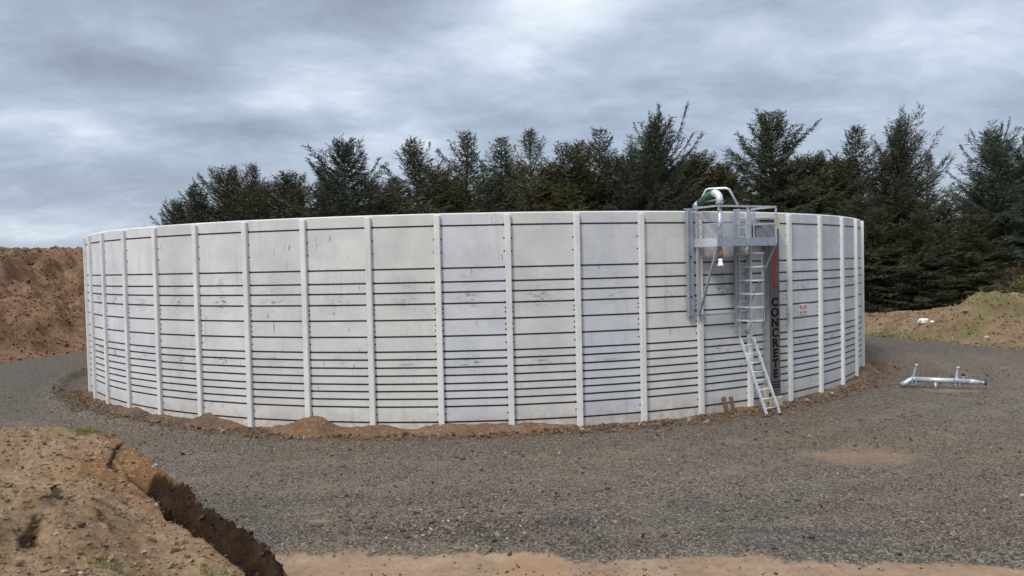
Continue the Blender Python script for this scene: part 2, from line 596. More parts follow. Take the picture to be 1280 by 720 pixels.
def make_stone_mat(name, ramp):
    m, q, b = material(name)
    at = q.node('ShaderNodeAttribute', attribute_name='tint').outputs['Fac']
    geo = q.node('ShaderNodeNewGeometry')
    n = q.noise(geo.outputs['Position'], 40, 3, 0.6)
    q.put(b.inputs['Base Color'], q.ramp(q.add(at, q.mul(q.sub(n, 0.5), 0.2)), ramp))
    b.inputs['Roughness'].default_value = 0.85
    b.inputs['Specular IOR Level'].default_value = 0.25
    return m


def make_foliage(name, dark, mid, lite, dead):
    m, q, b = material(name)
    at = q.node('ShaderNodeAttribute', attribute_name='tint').outputs['Fac']     # 0..1 live needles, above 1 dead brown twigs
    oi = q.node('ShaderNodeObjectInfo')
    tc = q.node('ShaderNodeTexCoord').outputs['Object']
    n = q.noise(tc, 0.55, 3, 0.6)
    f = q.add(q.mul(at, 0.6), q.mul(n, 0.4))
    col = q.ramp(f, [(0.15, dark), (0.5, mid), (0.85, lite)])
    col = q.mix(1.0, col, q.mix(oi.outputs['Random'], (0.85, 0.9, 1.0), (1.2, 1.1, 0.85)), 'MULTIPLY')
    col = q.mix(q.ss(at, 1.2, 1.6), col, dead)
    q.put(b.inputs['Base Color'], col)
    b.inputs['Roughness'].default_value = 0.75
    b.inputs['Specular IOR Level'].default_value = 0.15
    return m


M = {}
M['panel'] = make_concrete('precast_concrete', True)
M['post'] = make_concrete('pilaster_concrete', False)
M['black'] = simple('black_rubber', (0.012, 0.013, 0.014), 0.6, 0, 0.2)
M['galv'] = make_galv('galvanised_steel', (0.47, 0.51, 0.56), 0.42)
M['galv_dull'] = make_galv('dull_galvanised_steel', (0.33, 0.38, 0.44), 0.5)
M['alu'] = make_galv('bright_aluminium', (0.70, 0.73, 0.77), 0.35)
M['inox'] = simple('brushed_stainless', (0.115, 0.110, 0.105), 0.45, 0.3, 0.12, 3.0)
M['inox_lit'] = simple('stainless_lit_flank', (0.40, 0.40, 0.40), 0.4, 0.5, 0.1, 3.0)  # same steel as the front; the left face's light is in its colour
M['box_grey'] = simple('grey_enamel', (0.165, 0.165, 0.17), 0.5, 0.2, 0.1)
M['red'] = simple('red_lettering', (0.27, 0.018, 0.03), 0.5)
M['ink'] = simple('black_lettering', (0.008, 0.008, 0.008), 0.85, 0, 0.1, 6, 0.1)
M['green'] = simple('green_hose', (0.040, 0.115, 0.062), 0.5, 0, 0.2)
M['rust'] = simple('rusty_coupling', (0.22, 0.085, 0.04), 0.75, 0.1, 0.3)
M['white'] = simple('white_plastic', (0.78, 0.79, 0.80), 0.45)
M['yellow'] = simple('yellow_foam', (0.50, 0.42, 0.14), 0.8, 0, 0.2)
M['footing'] = simple('cream_mortar', (0.42, 0.37, 0.26), 0.9, 0, 0.2, 8, 0.2, 0.01)
M['sign_white'] = simple('sign_white', (0.62, 0.61, 0.62), 0.4)
M['sign_red'] = simple('sign_red', (0.42, 0.05, 0.06), 0.45)
M['sign_yellow'] = simple('sign_yellow', (0.62, 0.40, 0.03), 0.45)
M['board'] = simple('weathered_board', (0.155, 0.095, 0.062), 0.85, 0, 0.25, 9, 0.2, 0.004)
M['bark'] = simple('spruce_bark', (0.075, 0.058, 0.045), 0.95, 0, 0.35, 5, 0.15, 0.02)
M['twig'] = simple('bare_brown_twigs', (0.085, 0.058, 0.036), 0.9, 0, 0.3, 5, 0.15)
M['spruce_dark'] = make_foliage('dark_spruce_needles', (0.024, 0.032, 0.019), (0.052, 0.064, 0.037), (0.100, 0.112, 0.066), (0.088, 0.062, 0.038))
M['spruce_olive'] = make_foliage('olive_spruce_needles', (0.032, 0.037, 0.020), (0.066, 0.072, 0.038), (0.122, 0.122, 0.068), (0.10, 0.070, 0.041))
M['spruce_blue'] = make_foliage('bluish_spruce_needles', (0.025, 0.039, 0.029), (0.055, 0.077, 0.056), (0.106, 0.130, 0.095), (0.075, 0.058, 0.040))
M['bush'] = make_foliage('bush_leaves', (0.05, 0.06, 0.015), (0.11, 0.13, 0.035), (0.22, 0.23, 0.07), (0.10, 0.07, 0.045))
M['grass'] = make_foliage('grass_blades', (0.05, 0.085, 0.016), (0.12, 0.17, 0.04), (0.26, 0.27, 0.10), (0.30, 0.24, 0.13))
M['ground'] = make_ground()
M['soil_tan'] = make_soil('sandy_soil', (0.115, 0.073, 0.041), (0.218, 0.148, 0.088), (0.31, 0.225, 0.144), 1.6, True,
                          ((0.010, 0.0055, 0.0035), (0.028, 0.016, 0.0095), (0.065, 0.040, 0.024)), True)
M['soil_rust'] = make_soil('rusty_soil', (0.058, 0.030, 0.017), (0.158, 0.091, 0.054), (0.26, 0.165, 0.105), 0.8)
M['soil_brown'] = make_soil('brown_soil', (0.080, 0.050, 0.029), (0.170, 0.116, 0.070), (0.245, 0.180, 0.114), 0.8, True,
                            ((0.03, 0.02, 0.013), (0.075, 0.050, 0.033), (0.14, 0.10, 0.065)))
M['soil_orange'] = make_soil('orange_clay', (0.085, 0.048, 0.028), (0.165, 0.097, 0.056), (0.24, 0.155, 0.098), 2.2, False,
                             ((0.030, 0.026, 0.022), (0.078, 0.066, 0.056), (0.15, 0.13, 0.11)))
M['gravel'] = make_stone_mat('gravel_stones', [(0.0, (0.030, 0.025, 0.020)), (0.4, (0.085, 0.070, 0.056)), (0.7, (0.150, 0.125, 0.098)), (0.94, (0.24, 0.205, 0.165)), (1.0, (0.46, 0.42, 0.36))])
M['clod'] = make_stone_mat('soil_clods', [(0.0, (0.080, 0.050, 0.030)), (0.5, (0.17, 0.112, 0.068)), (0.85, (0.25, 0.20, 0.15)), (1.0, (0.42, 0.39, 0.35))])
M['clod_rust'] = make_stone_mat('rusty_clods', [(0.0, (0.045, 0.021, 0.011)), (0.5, (0.13, 0.066, 0.035)), (0.85, (0.23, 0.135, 0.08)), (1.0, (0.33, 0.25, 0.18))])
M['clod_dark'] = make_stone_mat('dark_clods', [(0.0, (0.012, 0.007, 0.0045)), (0.6, (0.034, 0.020, 0.012)), (1.0, (0.085, 0.055, 0.034))])

# ------------------------------------------------------------------ ground


def polar(idx, rad):
    a = PH0 + idx * DL
    return TX + rad * math.sin(a), TY - rad * math.cos(a), a


def ground_z(X, Y):
    R_ = np.hypot(X - TX, Y - TY)
    A = np.arctan2(X - TX, TY - Y)
    idx = (A - PH0) / DL
    z = 0.10 * fbm(X, Y, 0.16, 4, 0.5, 3) + 0.05 * fbm(X, Y, 0.9, 4, 0.55, 5)
    near = sstep(Y, 30, 20)
    z = z + 0.035 * fbm(X, Y, 3.2, 3, 0.6, 9) * near
    # ridge of dark stone graded up beside the tank, strongest on the left
    ring = np.exp(-((R_ - RP - 1.25 - 0.25 * fbm(X, Y, 0.7, 2, 0.5, 21)) / 0.33) ** 2)
    z = z + ring * (0.05 + 0.20 * sstep(idx, 4.2, 1.5)) * (0.6 + 1.2 * (fbm(X, Y, 2.0, 3, 0.6, 8) + 0.3))
    # wheel ruts along the sandy front
    z = z - 0.05 * np.exp(-((Y + 0.1 * X - 11.2 + 0.3 * fbm(X, Y, 0.4, 2, 0.5, 2)) / 0.18) ** 2) * near
    z = z + 0.07 * sstep(Y + 0.115 * X - 12.15, -0.5, 0.4) * sstep(Y, 22, 13)
    # flattened near the tank wall
    return z


def make_ground_mesh():
    xs = np.concatenate([[-3000, -1500, -700, -300, -150, -90], np.arange(-60, -20, 0.4), np.arange(-20, 20, 0.07), np.arange(20, 60, 0.4), [60, 90, 150, 300, 700, 1500, 3000]])
    ys = np.concatenate([[-3000, -1200, -400, -120, -40, -12, 0, 4], np.arange(7, 24, 0.06), np.arange(24, 62, 0.3), [62, 70, 80, 100, 140, 220, 400, 800, 1600, 3000]])
    X, Y, F = grid(xs, ys)
    fade = sstep(np.abs(X), 60, 44) * sstep(Y, 62, 54) * sstep(Y, 4, 7)
    Z = ground_z(X, Y) * fade
    o = np_mesh('ground', np.stack([X, Y, Z], 1), F, M['ground'], True)
    tag(o, 'broad grey-brown gravel yard with sandy soil along its near edge', 'ground', kind='structure')


make_ground_mesh()


def stones_mesh(name, P, size, mat, tint, flat=0.62):
    """small angular stones: 8-corner lumps, one mesh"""
    n = len(P)
    c = np.array([[-1, -1, -1], [1, -1, -1], [1, 1, -1], [-1, 1, -1], [-1, -1, 1], [1, -1, 1], [1, 1, 1], [-1, 1, 1]], float) * 0.58
    f = np.array([[3, 2, 1, 0], [4, 5, 6, 7], [0, 1, 5, 4], [1, 2, 6, 5], [2, 3, 7, 6], [3, 0, 4, 7]])
    V = np.repeat(c[None], n, 0)
    V = V * rng.uniform(0.45, 1.25, V.shape)
    V[:, :, 0] *= rng.uniform(0.8, 1.5, (n, 1))
    V[:, :, 2] *= flat
    a = rng.uniform(0, 2 * PI, n)
    ca, sa = np.cos(a)[:, None], np.sin(a)[:, None]
    tl = rng.normal(0, 0.35, (n, 1))
    x, y, z = V[:, :, 0], V[:, :, 1], V[:, :, 2]
    z = z + x * tl
    V = np.stack([x * ca - y * sa, x * sa + y * ca, z], -1) * size[:, None, None] + P[:, None, :]
    F = (f[None] + (np.arange(n) * 8)[:, None, None]).reshape(-1, 4)
    return np_mesh(name, V.reshape(-1, 3), F, mat, False, {'tint': np.repeat(tint, 8)})


def scatter_gravel():
    n = 46000
    yy = 11.3 + (rng.random(n) ** 1.8) * 20.0
    half = yy * 0.72 + 0.8
    xx = rng.uniform(-1, 1, n) * half
    front = yy - (12.15 - 0.115 * xx)
    clump = fbm(xx, yy, 0.7, 4, 0.55, 31)
    coarse = np.exp(-((xx + 1.2) / 1.8) ** 2 - ((yy - 13.3) / 0.9) ** 2)      # heap of bigger stone near the sand edge
    keep = (np.hypot(xx - TX, yy - TY) > RP + 0.5) & (rng.random(n) < np.clip(0.55 + 2.0 * clump + coarse, 0.1, 1)) & ((front > 0.1) | (rng.random(n) < 0.12))
    keep &= ~((xx < -2.2) & (yy < 10.8))
    bare = np.exp(-((xx - 8.05) / 1.3) ** 2 - ((yy - 17.7) / 0.9) ** 2)
    keep &= rng.random(n) > bare * 0.9
    xx, yy, coarse = xx[keep], yy[keep], coarse[keep]
    s = np.exp(rng.normal(math.log(0.0150), 0.50, len(xx))) * (1 + 0.7 * coarse) * (1 + 0.015 * (yy - 11))
    s = np.clip(s, 0.008, 0.075)
    P = np.stack([xx, yy, ground_z(xx, yy) + s * 0.2], 1)
    t = np.clip(rng.beta(1.5, 1.8, len(xx)) + 0.12 * coarse, 0, 1)
    o = stones_mesh('gravel', P, s, M['gravel'], t)
    tag(o, 'loose grey and brown stones strewn over the gravel yard', 'gravel', kind='stuff')


scatter_gravel()

# soil bank heaped against the tank foot
def make_bank():
    na, nr = 1500, 26
    idx = np.linspace(-3.5, 19.5, na)
    rr = np.linspace(-0.16, 1.25, nr)
    I, Q = np.meshgrid(idx, rr)
    I, Q = I.ravel(), Q.ravel()
    hgt = 0.065 - 0.045 * sstep(I, 8.6, 9.6) + 0.15 * np.clip(fbm(I, I * 0, 1.3, 3, 0.55, 41) + 0.1, -0.35, 1)
    for c, w_, h_ in ((5.05, 0.36, 0.36), (6.05, 0.33, 0.20), (7.1, 0.5, 0.16), (8.2, 0.6, 0.12), (3.1, 0.25, 0.22), (3.6, 0.3, 0.12),
                      (1.2, 0.3, 0.15), (15.3, 0.5, 0.10), (16.6, 0.8, 0.16), (17.6, 0.8, 0.20), (13.9, 0.4, 0.06), (11.8, 0.25, 0.10)):
        hgt = hgt + h_ * np.exp(-((I - c) / w_) ** 2)
    for c, w_, h_ in ((9.8, 1.0, -0.16), (10.8, 0.9, -0.14), (12.6, 0.7, -0.04)):
        hgt = hgt + h_ * np.exp(-((I - c) / w_) ** 2)
    wid = 0.34 - 0.14 * sstep(I, 8.5, 9.8) + 0.9 * np.clip(hgt, 0, 1) + 0.25 * fbm(I, I * 0 + 5, 2.1, 3, 0.5, 44)
    A = PH0 + I * DL
    X = TX + (RP + Q) * np.sin(A)
    Y = TY - (RP + Q) * np.cos(A)
    prof = np.clip(1 - np.clip(Q, 0, 9) / np.clip(wid, 0.2, 2), -0.25, 1)
    Z = ground_z(X, Y) - 0.02 + np.clip(hgt, 0.02, 1) * prof + 0.15 * fbm(X, Y, 2.4, 5, 0.65, 47) * sstep(prof, -0.1, 0.4) - 0.12 * sstep(prof, 0.0, -0.25)
    i = np.arange(nr - 1)[:, None] * na + np.arange(na - 1)[None, :]
    F = np.stack([i, i + 1, i + 1 + na, i + na], -1).reshape(-1, 4)
    gv = np.clip(0.5 + 2.6 * fbm(X, Y, 0.55, 4, 0.55, 51), 0, 1) * sstep(I, 8.5, 10.0) + sstep(I, 4.6, 3.0) * np.clip(0.35 + 2.5 * fbm(X, Y, 0.9, 3, 0.5, 53) + Q * 0.6, 0, 1)
    gv = gv * sstep(I, 15.6, 14.2) + 0.85 * sstep(I, 14.8, 15.6) * np.clip(0.3 + 3.0 * fbm(X, Y, 0.7, 4, 0.6, 54), 0, 1)
    o = np_mesh('soil_bank', np.stack([X, Y, Z], 1), F, M['soil_orange'], True, {'topsoil': np.clip(gv, 0, 1)})
    tag(o, 'low orange bank of loose clay along the foot of the concrete tank', 'soil bank', kind='structure')
    # clods rolled off the bank
    n = 5200
    ii = rng.uniform(-2.5, 18.5, n)
    qq = np.abs(rng.normal(0.35, 0.4, n)) + 0.05
    A = PH0 + ii * DL
    X, Y = TX + (RP + qq) * np.sin(A), TY - (RP + qq) * np.cos(A)
    keep = Y < 37
    X, Y, qq = X[keep], Y[keep], qq[keep]
    s = np.clip(np.exp(rng.normal(math.log(0.028), 0.5, len(X))), 0.01, 0.10)
    o = stones_mesh('clods', np.stack([X, Y, ground_z(X, Y) + 0.03 + s * 0.2], 1), s, M['clod'], np.clip(rng.beta(2, 3, len(X)), 0, 1))
    tag(o, 'crumbled clay lumps and stones along the foot of the tank', 'clods', kind='stuff')


make_bank()

# ------------------------------------------------------------------ spoil heaps
def heap_stones(X, Y, Z, w, n, size, mat, label, spread=0.1):
    pick = rng.choice(len(X), n, p=w / w.sum())
    s_ = np.clip(np.exp(rng.normal(math.log(size), 0.55, n)), size * 0.35, size * 3)
    P = np.stack([X[pick] + rng.uniform(-spread, spread, n), Y[pick] + rng.uniform(-spread, spread, n), Z[pick] + s_ * 0.1], 1)
    o = stones_mesh('clods', P, s_, mat, np.clip(rng.beta(2, 2.6, n), 0, 1), 0.75)
    tag(o, label, 'clods', kind='stuff')


def left_heap():
    xs = np.concatenate([np.arange(-78, -36, 0.3), np.arange(-36, -14, 0.11)])
    ys = np.arange(28, 84, 0.14)
    X, Y, F = grid(xs, ys)
    wob = 1.4 * fbm(X, Y, 0.13, 3, 0.5, 61) + 0.5 * fbm(X, Y, 0.5, 3, 0.5, 62)
    s = -(X + 26.7) * 0.961 + (Y - 40.1) * 0.277 + wob
    back = sstep(Y, 80, 66)
    up = 2.75 * sstep(s, 0.0, 3.6) + 3.75 * sstep(s, 6.0, 12.2) + 0.05 * np.clip(s, 0, 6)
    lumps = 1.1 * fbm(X, Y, 0.17, 5, 0.55, 63) + 0.75 * np.abs(fbm(X, Y, 0.45, 5, 0.65, 64)) * 2 + 0.55 * fbm(X, Y, 1.1, 5, 0.68, 67) + 0.28 * fbm(X, Y, 3.0, 3, 0.7, 69)
    gul = -0.8 * np.abs(fbm(X * 0.6, Y, 0.5, 4, 0.65, 66)) * 2 - 0.35 * sstep(s + 1.5 * fbm(X, Y, 0.3, 3, 0.5, 68), 2.0, 3.2) * sstep(s, 4.6, 3.4)
    Z = (up + (lumps + gul - 0.25) * sstep(s, 0.1, 3.0)) * back
    Z = np.where(s < 0.05, -0.25, Z - 0.03)
    m = (s[F].max(1) > -0.3)
    o = np_mesh('spoil_heap', np.stack([X, Y, Z], 1), F[m], M['soil_rust'], True)
    tag(o, 'high rust-brown soil heap in two tiers left of the tank, beyond the road', 'soil heap')
    heap_stones(X, Y, Z, ((s > 0.2) & (s < 14) & (X > -36) & (Y < 62)).astype(float), 11000, 0.045, M['clod_rust'], 'rust-brown lumps of soil lying over the high heap left of the tank')


left_heap()


def right_heap():
    xs = np.arange(17, 52, 0.14)
    ys = np.arange(26, 60, 0.14)
    X, Y, F = grid(xs, ys)
    wob = 0.7 * fbm(X, Y, 0.25, 3, 0.5, 71) + 0.25 * fbm(X, Y, 0.9, 3, 0.5, 72)
    s = (X - 20.4) * 0.935 + (Y - 44.5) * 0.355 + wob
    t = (X - 20.4) * 0.355 - (Y - 44.5) * 0.935           # along the foot, toward the camera
    crest = 1.20 + 0.30 * np.exp(-((t - 1.0) / 1.1) ** 2) + 1.2 * np.exp(-((t - 3.7) / 1.25) ** 2) - 0.45 * sstep(t, 4.6, 6.2)
    crest = crest * (0.35 + 0.65 * sstep(t, -7, 0.0))
    Z = crest * sstep(s, 0.0, 4.6) * (1 - 0.5 * sstep(s, 6.5, 11)) + (0.5 * fbm(X, Y, 0.45, 5, 0.6, 73) + 0.3 * fbm(X, Y, 1.6, 4, 0.65, 74) - 0.35 * np.abs(fbm(X, Y, 0.8, 4, 0.65, 75)) + 0.16 * fbm(X, Y, 3.2, 3, 0.7, 76)) * sstep(s, 0.1, 2.0)
    Z = np.where(s < 0.05, -0.2, Z)
    turf = np.clip((0.75 + 1.3 * fbm(X, Y, 1.1, 4, 0.6, 79)) * np.exp(-((s - 4.6) / 1.5) ** 2 - ((t - 4.1) / 1.2) ** 2) * 1.15 + np.exp(-((s - 0.75) / 0.55) ** 2 - ((t - 1.6) / 2.2) ** 2) * 1.1
                   + np.exp(-((s - 1.7) / 0.9) ** 2 - ((t - 5.0) / 0.45) ** 2) * 0.9 + 0.6 * sstep(t, 6.3, 8.0) * sstep(s, 2.8, 4.2) - 0.05, 0, 1)
    dk = np.clip(np.exp(-((s - 0.15) / 0.35) ** 2) * 0.9 * (0.5 + fbm(X, Y, 0.6, 3, 0.5, 77) * 2) + 0.4 * sstep(t, 5.5, 8) * (0.5 + 2 * fbm(X, Y, 0.5, 3, 0.5, 78)), 0, 1)
    m = (s[F].max(1) > -0.3)
    o = np_mesh('spoil_heap', np.stack([X, Y, Z], 1), F[m], M['soil_brown'], True, {'turf': turf, 'topsoil': dk})
    tag(o, 'low brown soil heap with grass patches in front of the spruces', 'soil heap')
    heap_stones(X, Y, Z, ((s > 0.1) & (s < 8)).astype(float) + 2.0 * (np.abs(s - 0.3) < 0.4), 7000, 0.045, M['clod'], 'brown lumps of soil and stones lying over the low heap before the spruces', 0.07)
    # sparse grass blades on the turf
    w = np.clip(turf - 0.15, 0, 1)
    pick = rng.choice(len(X), 6500, p=w / w.sum())
    P = np.stack([X[pick] + rng.uniform(-.07, .07, 6500), Y[pick] + rng.uniform(-.07, .07, 6500), Z[pick] - 0.03], 1)
    g = blades('grass', P, rng.uniform(0.10, 0.28, 6500), 0.022)
    tag(g, 'short green grass growing on the low brown soil heap', 'grass', kind='stuff')
    return lambda x, y: float(Z[np.argmin((X - x) ** 2 + (Y - y) ** 2)])


def blades(name, P, h, w):
    n = len(P)
    a = rng.uniform(0, 2 * PI, n)
    dx, dy = np.cos(a) * w, np.sin(a) * w
    lx, ly = rng.normal(0, 0.35, n) * h, rng.normal(0, 0.35, n) * h
    z0 = np.zeros(n)
    V = np.stack([P + np.stack([-dx, -dy, z0], 1), P + np.stack([dx, dy, z0], 1),
                  P + np.stack([dx * .5 + lx * .5, dy * .5 + ly * .5, h * .6], 1),
                  P + np.stack([lx, ly, h], 1)], 1)
    F = np.arange(n * 4).reshape(n, 4)
    return np_mesh(name, V.reshape(-1, 3), F, M['grass'], False, {'tint': np.repeat(np.where(rng.random(n) < 0.2, 1.7, rng.random(n)), 4)})


heap_z = right_heap()

# foreground mound (the ground falls away to the yard beyond its broken dark edge)
RIDGE = np.array([(-20.0, 12.6, 2.62), (-12.0, 11.6, 2.55), (-7.35, 11.0, 2.45), (-6.97, 11.4, 2.38), (-6.2, 11.4, 2.35), (-5.7, 11.1, 2.24), (-5.24, 10.8, 2.14),
                  (-4.89, 10.5, 1.99), (-4.48, 10.2, 1.94), (-4.15, 9.9, 1.81), (-3.84, 9.6, 1.66), (-3.3, 9.2, 1.59), (-2.96, 8.9, 1.50), (-2.75, 8.6, 1.42),
                  (-2.62, 8.3, 1.34), (-2.47, 7.9, 1.26), (-2.1, 7.0, 1.2), (-1.2, 5.9, 1.3), (0.6, 4.4, 1.9), (3.0, 3.0, 2.3), (6.0, 2.0, 2.4)])
SURF = np.array([(-4.06, 6.0, 2.26), (-3.55, 6.2, 2.16), (-3.09, 6.6, 2.0), (-5.38, 8.0, 2.36), (-4.83, 8.5, 2.10), (-4.82, 9.9, 1.90), (-4.49, 9.6, 1.80),
                 (-4.02, 9.1, 1.67), (-3.52, 8.7, 1.60), (-3.14, 8.4, 1.52), (-2.83, 8.15, 1.47), (-2.66, 7.95, 1.45), (-2.47, 7.6, 1.43), (-5.3, 9.6, 2.05),
                 (-2.4, 7.0, 1.5), (-8, 6, 2.6), (-12, 8, 2.7), (-18, 6, 2.9), (-2, 4, 2.35), (0, 1.5, 2.8), (-6, 2, 2.9), (-14, 2, 3.0), (5, 0, 2.8)])
CTRL = np.concatenate([RIDGE, SURF])
# gully under the broken bank
LIP = np.array([(-5.35, 10.45), (-4.82, 9.9), (-4.49, 9.6), (-4.02, 9.1), (-3.52, 8.7), (-3.14, 8.4), (-2.83, 8.15), (-2.66, 7.95), (-2.5, 7.6), (-2.4, 7.2)])


def seg_dist(X, Y, L):
    best = np.full(X.shape, 1e9)
    side = np.zeros(X.shape)
    par = np.zeros(X.shape)
    for k in range(len(L) - 1):
        ax, ay = L[k][:2]; bx, by = L[k + 1][:2]
        ex, ey = bx - ax, by - ay
        ll = ex * ex + ey * ey
        t = np.clip(((X - ax) * ex + (Y - ay) * ey) / ll, 0, 1)
        d = np.hypot(X - ax - t * ex, Y - ay - t * ey)
        sd = np.sign(ex * (Y - ay) - ey * (X - ax))
        u = d < best
        best = np.where(u, d, best); side = np.where(u, sd, side); par = np.where(u, k + t, par)
    return best, side, par


def front_mound():
    xs = np.concatenate([np.arange(-22, -8, 0.15), np.arange(-8, -1.6, 0.028), np.arange(-1.6, 6.2, 0.15)])
    ys = np.concatenate([np.arange(-1, 5, 0.15), np.arange(5, 12.6, 0.028), np.arange(12.6, 17, 0.15)])
    X, Y, F = grid(xs, ys)
    num = np.zeros(X.shape); den = np.zeros(X.shape)
    for cx_, cy_, cz_ in CTRL:
        wgt = 1.0 / ((X - cx_) ** 2 + (Y - cy_) ** 2 + 0.08) ** 1.7
        num += wgt * cz_; den += wgt
    Z = num / den
    wob = 0.28 * fbm(X, Y, 0.9, 4, 0.55, 81)
    d, sd, par = seg_dist(X + wob * 0.5, Y + wob * 0.5, RIDGE)
    out = np.where(sd > 0, d, -d)                    # metres past the crest, positive over the edge
    inner = sstep(out, 0.2, -0.5)
    # lumps on the surface
    Z = Z + (0.18 * fbm(X, Y, 0.8, 5, 0.55, 82) + 0.14 * fbm(X, Y, 2.6, 4, 0.62, 83) - 0.07 * np.abs(fbm(X, Y, 1.9, 4, 0.6, 94)) * 2) * (0.35 + 0.65 * inner) + 0.040 * fbm(X, Y, 11, 3, 0.65, 84)
    # gully
    g, gs, gp = seg_dist(X + 0.12 * fbm(X, Y, 2.2, 3, 0.6, 85), Y + 0.12 * fbm(X, Y, 2.2, 3, 0.6, 86), LIP)
    fadeg = sstep(gp, -0.02, 1.2)
    wallside = np.where(gs > 0, g, -g)               # positive toward the bank
    rel = wallside / np.maximum(wallside - out, 0.05)               # 0 at the lip, 1 at the crest of the bank
    gl = np.where(wallside > 0, sstep(rel, 1.0, 0.42), sstep(wallside, -0.07, 0.0))
    Z = Z - 0.75 * gl * fadeg * (0.85 + 0.6 * fbm(X, Y, 1.7, 2, 0.5, 87))
    crag = np.abs(fbm(X * 1.0, Y * 1.0, 3.2, 4, 0.6, 92)) * 2
    Z = Z - (0.20 * crag + 0.10 * fbm(X, Y, 9.0, 3, 0.7, 96)) * (wallside > 0) * sstep(out, 0.3, -0.05) * fadeg
    # hollow with clods in the middle of the slope
    Z = Z - 0.16 * np.exp(-((X + 4.85) / 0.20) ** 2 - ((Y - 7.55) / 0.25) ** 2) + 0.10 * np.exp(-((X + 4.9) / 0.45) ** 2 - ((Y - 8.1) / 0.3) ** 2)
    # falls away to the yard
    drop = np.clip(out, 0, 9)
    Z = Z - drop * (1.5 + 0.8 * fbm(X, Y, 0.8, 3, 0.5, 88)) - 0.12 * sstep(out, 0.0, 0.3)
    Z = np.maximum(Z, -0.35)
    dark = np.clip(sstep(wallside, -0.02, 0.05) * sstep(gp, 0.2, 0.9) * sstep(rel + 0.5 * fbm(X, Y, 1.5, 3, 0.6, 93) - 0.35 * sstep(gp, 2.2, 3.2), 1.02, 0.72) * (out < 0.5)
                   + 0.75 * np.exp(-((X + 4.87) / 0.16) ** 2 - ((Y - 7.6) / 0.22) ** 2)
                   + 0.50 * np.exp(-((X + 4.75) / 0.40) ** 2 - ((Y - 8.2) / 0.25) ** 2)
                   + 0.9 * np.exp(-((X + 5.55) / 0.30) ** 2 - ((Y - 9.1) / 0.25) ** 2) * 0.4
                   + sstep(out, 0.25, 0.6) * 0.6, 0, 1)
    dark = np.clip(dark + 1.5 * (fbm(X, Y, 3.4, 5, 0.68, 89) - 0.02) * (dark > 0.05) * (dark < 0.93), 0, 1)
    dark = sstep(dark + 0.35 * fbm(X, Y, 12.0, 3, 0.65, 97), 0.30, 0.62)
    clay = np.clip(np.exp(-((X + 5.2) / 0.75) ** 2 - ((Y - 10.3) / 0.75) ** 2) * 1.5 + 0.9 * sstep(wallside, -0.6, 0.1) * (out < 0.3) + 0.9 * fbm(X, Y, 1.1, 4, 0.6, 95) - 0.12, 0, 1)
    turf = np.zeros(X.shape)
    TUFT = ((-5.55, 7.9, .30, .30, .6), (-5.0, 7.0, .25, .2, .55), (-3.30, 7.35, .26, .12, .9), (-3.0, 7.15, .22, .11, .9), (-2.75, 7.45, .22, .12, .8), 
            (-4.0, 7.6, .3, .15, .5), (-6.2, 11.3, .35, .12, .6), (-3.45, 7.75, .2, .1, .5), (-2.9, 6.85, .35, .12, .35), (-3.2, 8.0, .2, .1, .35))
    for a_, b_, c_, d_, e_ in TUFT:
        turf += e_ * np.exp(-((X - a_) / c_) ** 2 - ((Y - b_) / d_) ** 2)
    turf = np.clip(turf, 0, 1)
    keep = Z[F].max(1) > -0.3
    o = np_mesh('soil_mound', np.stack([X, Y, Z], 1), F[keep], M['soil_tan'], True, {'topsoil': dark, 'turf': turf, 'clay': clay})
    tag(o, 'sandy tan soil mound in the near left corner with broken dark edge', 'soil mound')
    # stones and clods
    n = 26000
    pick = rng.choice(len(X), n, p=((out < 0.25) & (X < 0) & (Y > 4)).astype(float) / ((out < 0.25) & (X < 0) & (Y > 4)).sum())
    s = np.clip(np.exp(rng.normal(math.log(0.0095), 0.62, n)), 0.003, 0.06)
    P = np.stack([X[pick] + rng.uniform(-.02, .02, n), Y[pick] + rng.uniform(-.02, .02, n), Z[pick] + s * 0.25], 1)
    dk = dark[pick] > 0.4
    st = stones_mesh('stones', P[~dk], s[~dk], M['clod'], np.clip(rng.beta(2, 2.4, (~dk).sum()), 0, 1))
    tag(st, 'small stones and crumbs of soil over the tan mound', 'stones', kind='stuff')
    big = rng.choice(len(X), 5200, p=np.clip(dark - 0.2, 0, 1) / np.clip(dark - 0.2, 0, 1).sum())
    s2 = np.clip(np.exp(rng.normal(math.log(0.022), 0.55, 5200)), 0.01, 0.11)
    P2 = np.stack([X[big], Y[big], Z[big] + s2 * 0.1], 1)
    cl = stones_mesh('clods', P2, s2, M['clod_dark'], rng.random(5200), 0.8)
    tag(cl, 'dark crumbly clods in the broken edge of the tan mound', 'clods', kind='stuff')
    # tufts
    w = np.clip(turf - 0.12, 0, 1) ** 1.2
    nb = 5200
    pick = rng.choice(len(X), nb, p=w / w.sum())
    cl_ = fbm(X[pick], Y[pick], 6.0, 2, 0.5, 91)
    ok = cl_ > -0.02
    P = np.stack([X[pick] + rng.uniform(-.015, .015, nb), Y[pick] + rng.uniform(-.015, .015, nb), Z[pick] - 0.01], 1)[ok]
    g = blades('grass', P, rng.uniform(0.025, 0.085, len(P)), 0.004)
    tag(g, 'sparse green grass tufts sprouting on the near tan mound', 'grass', kind='stuff')

    def zat(x, y):
        k = np.argmin((X - x) ** 2 + (Y - y) ** 2)
        return float(Z[k])
    # root sticking out of the crest
    r = MB()
    zz = zat(-5.55, 10.75)
    zz -= 0.02
    r.tube([(-5.62, 10.9, zz + 0.10), (-5.60, 10.75, zz + 0.04), (-5.50, 10.45, zz - 0.02), (-5.42, 10.2, zz + 0.005), (-5.30, 10.1, zz - 0.03)], [0.022, 0.03, 0.024, 0.016, 0.008], 7)
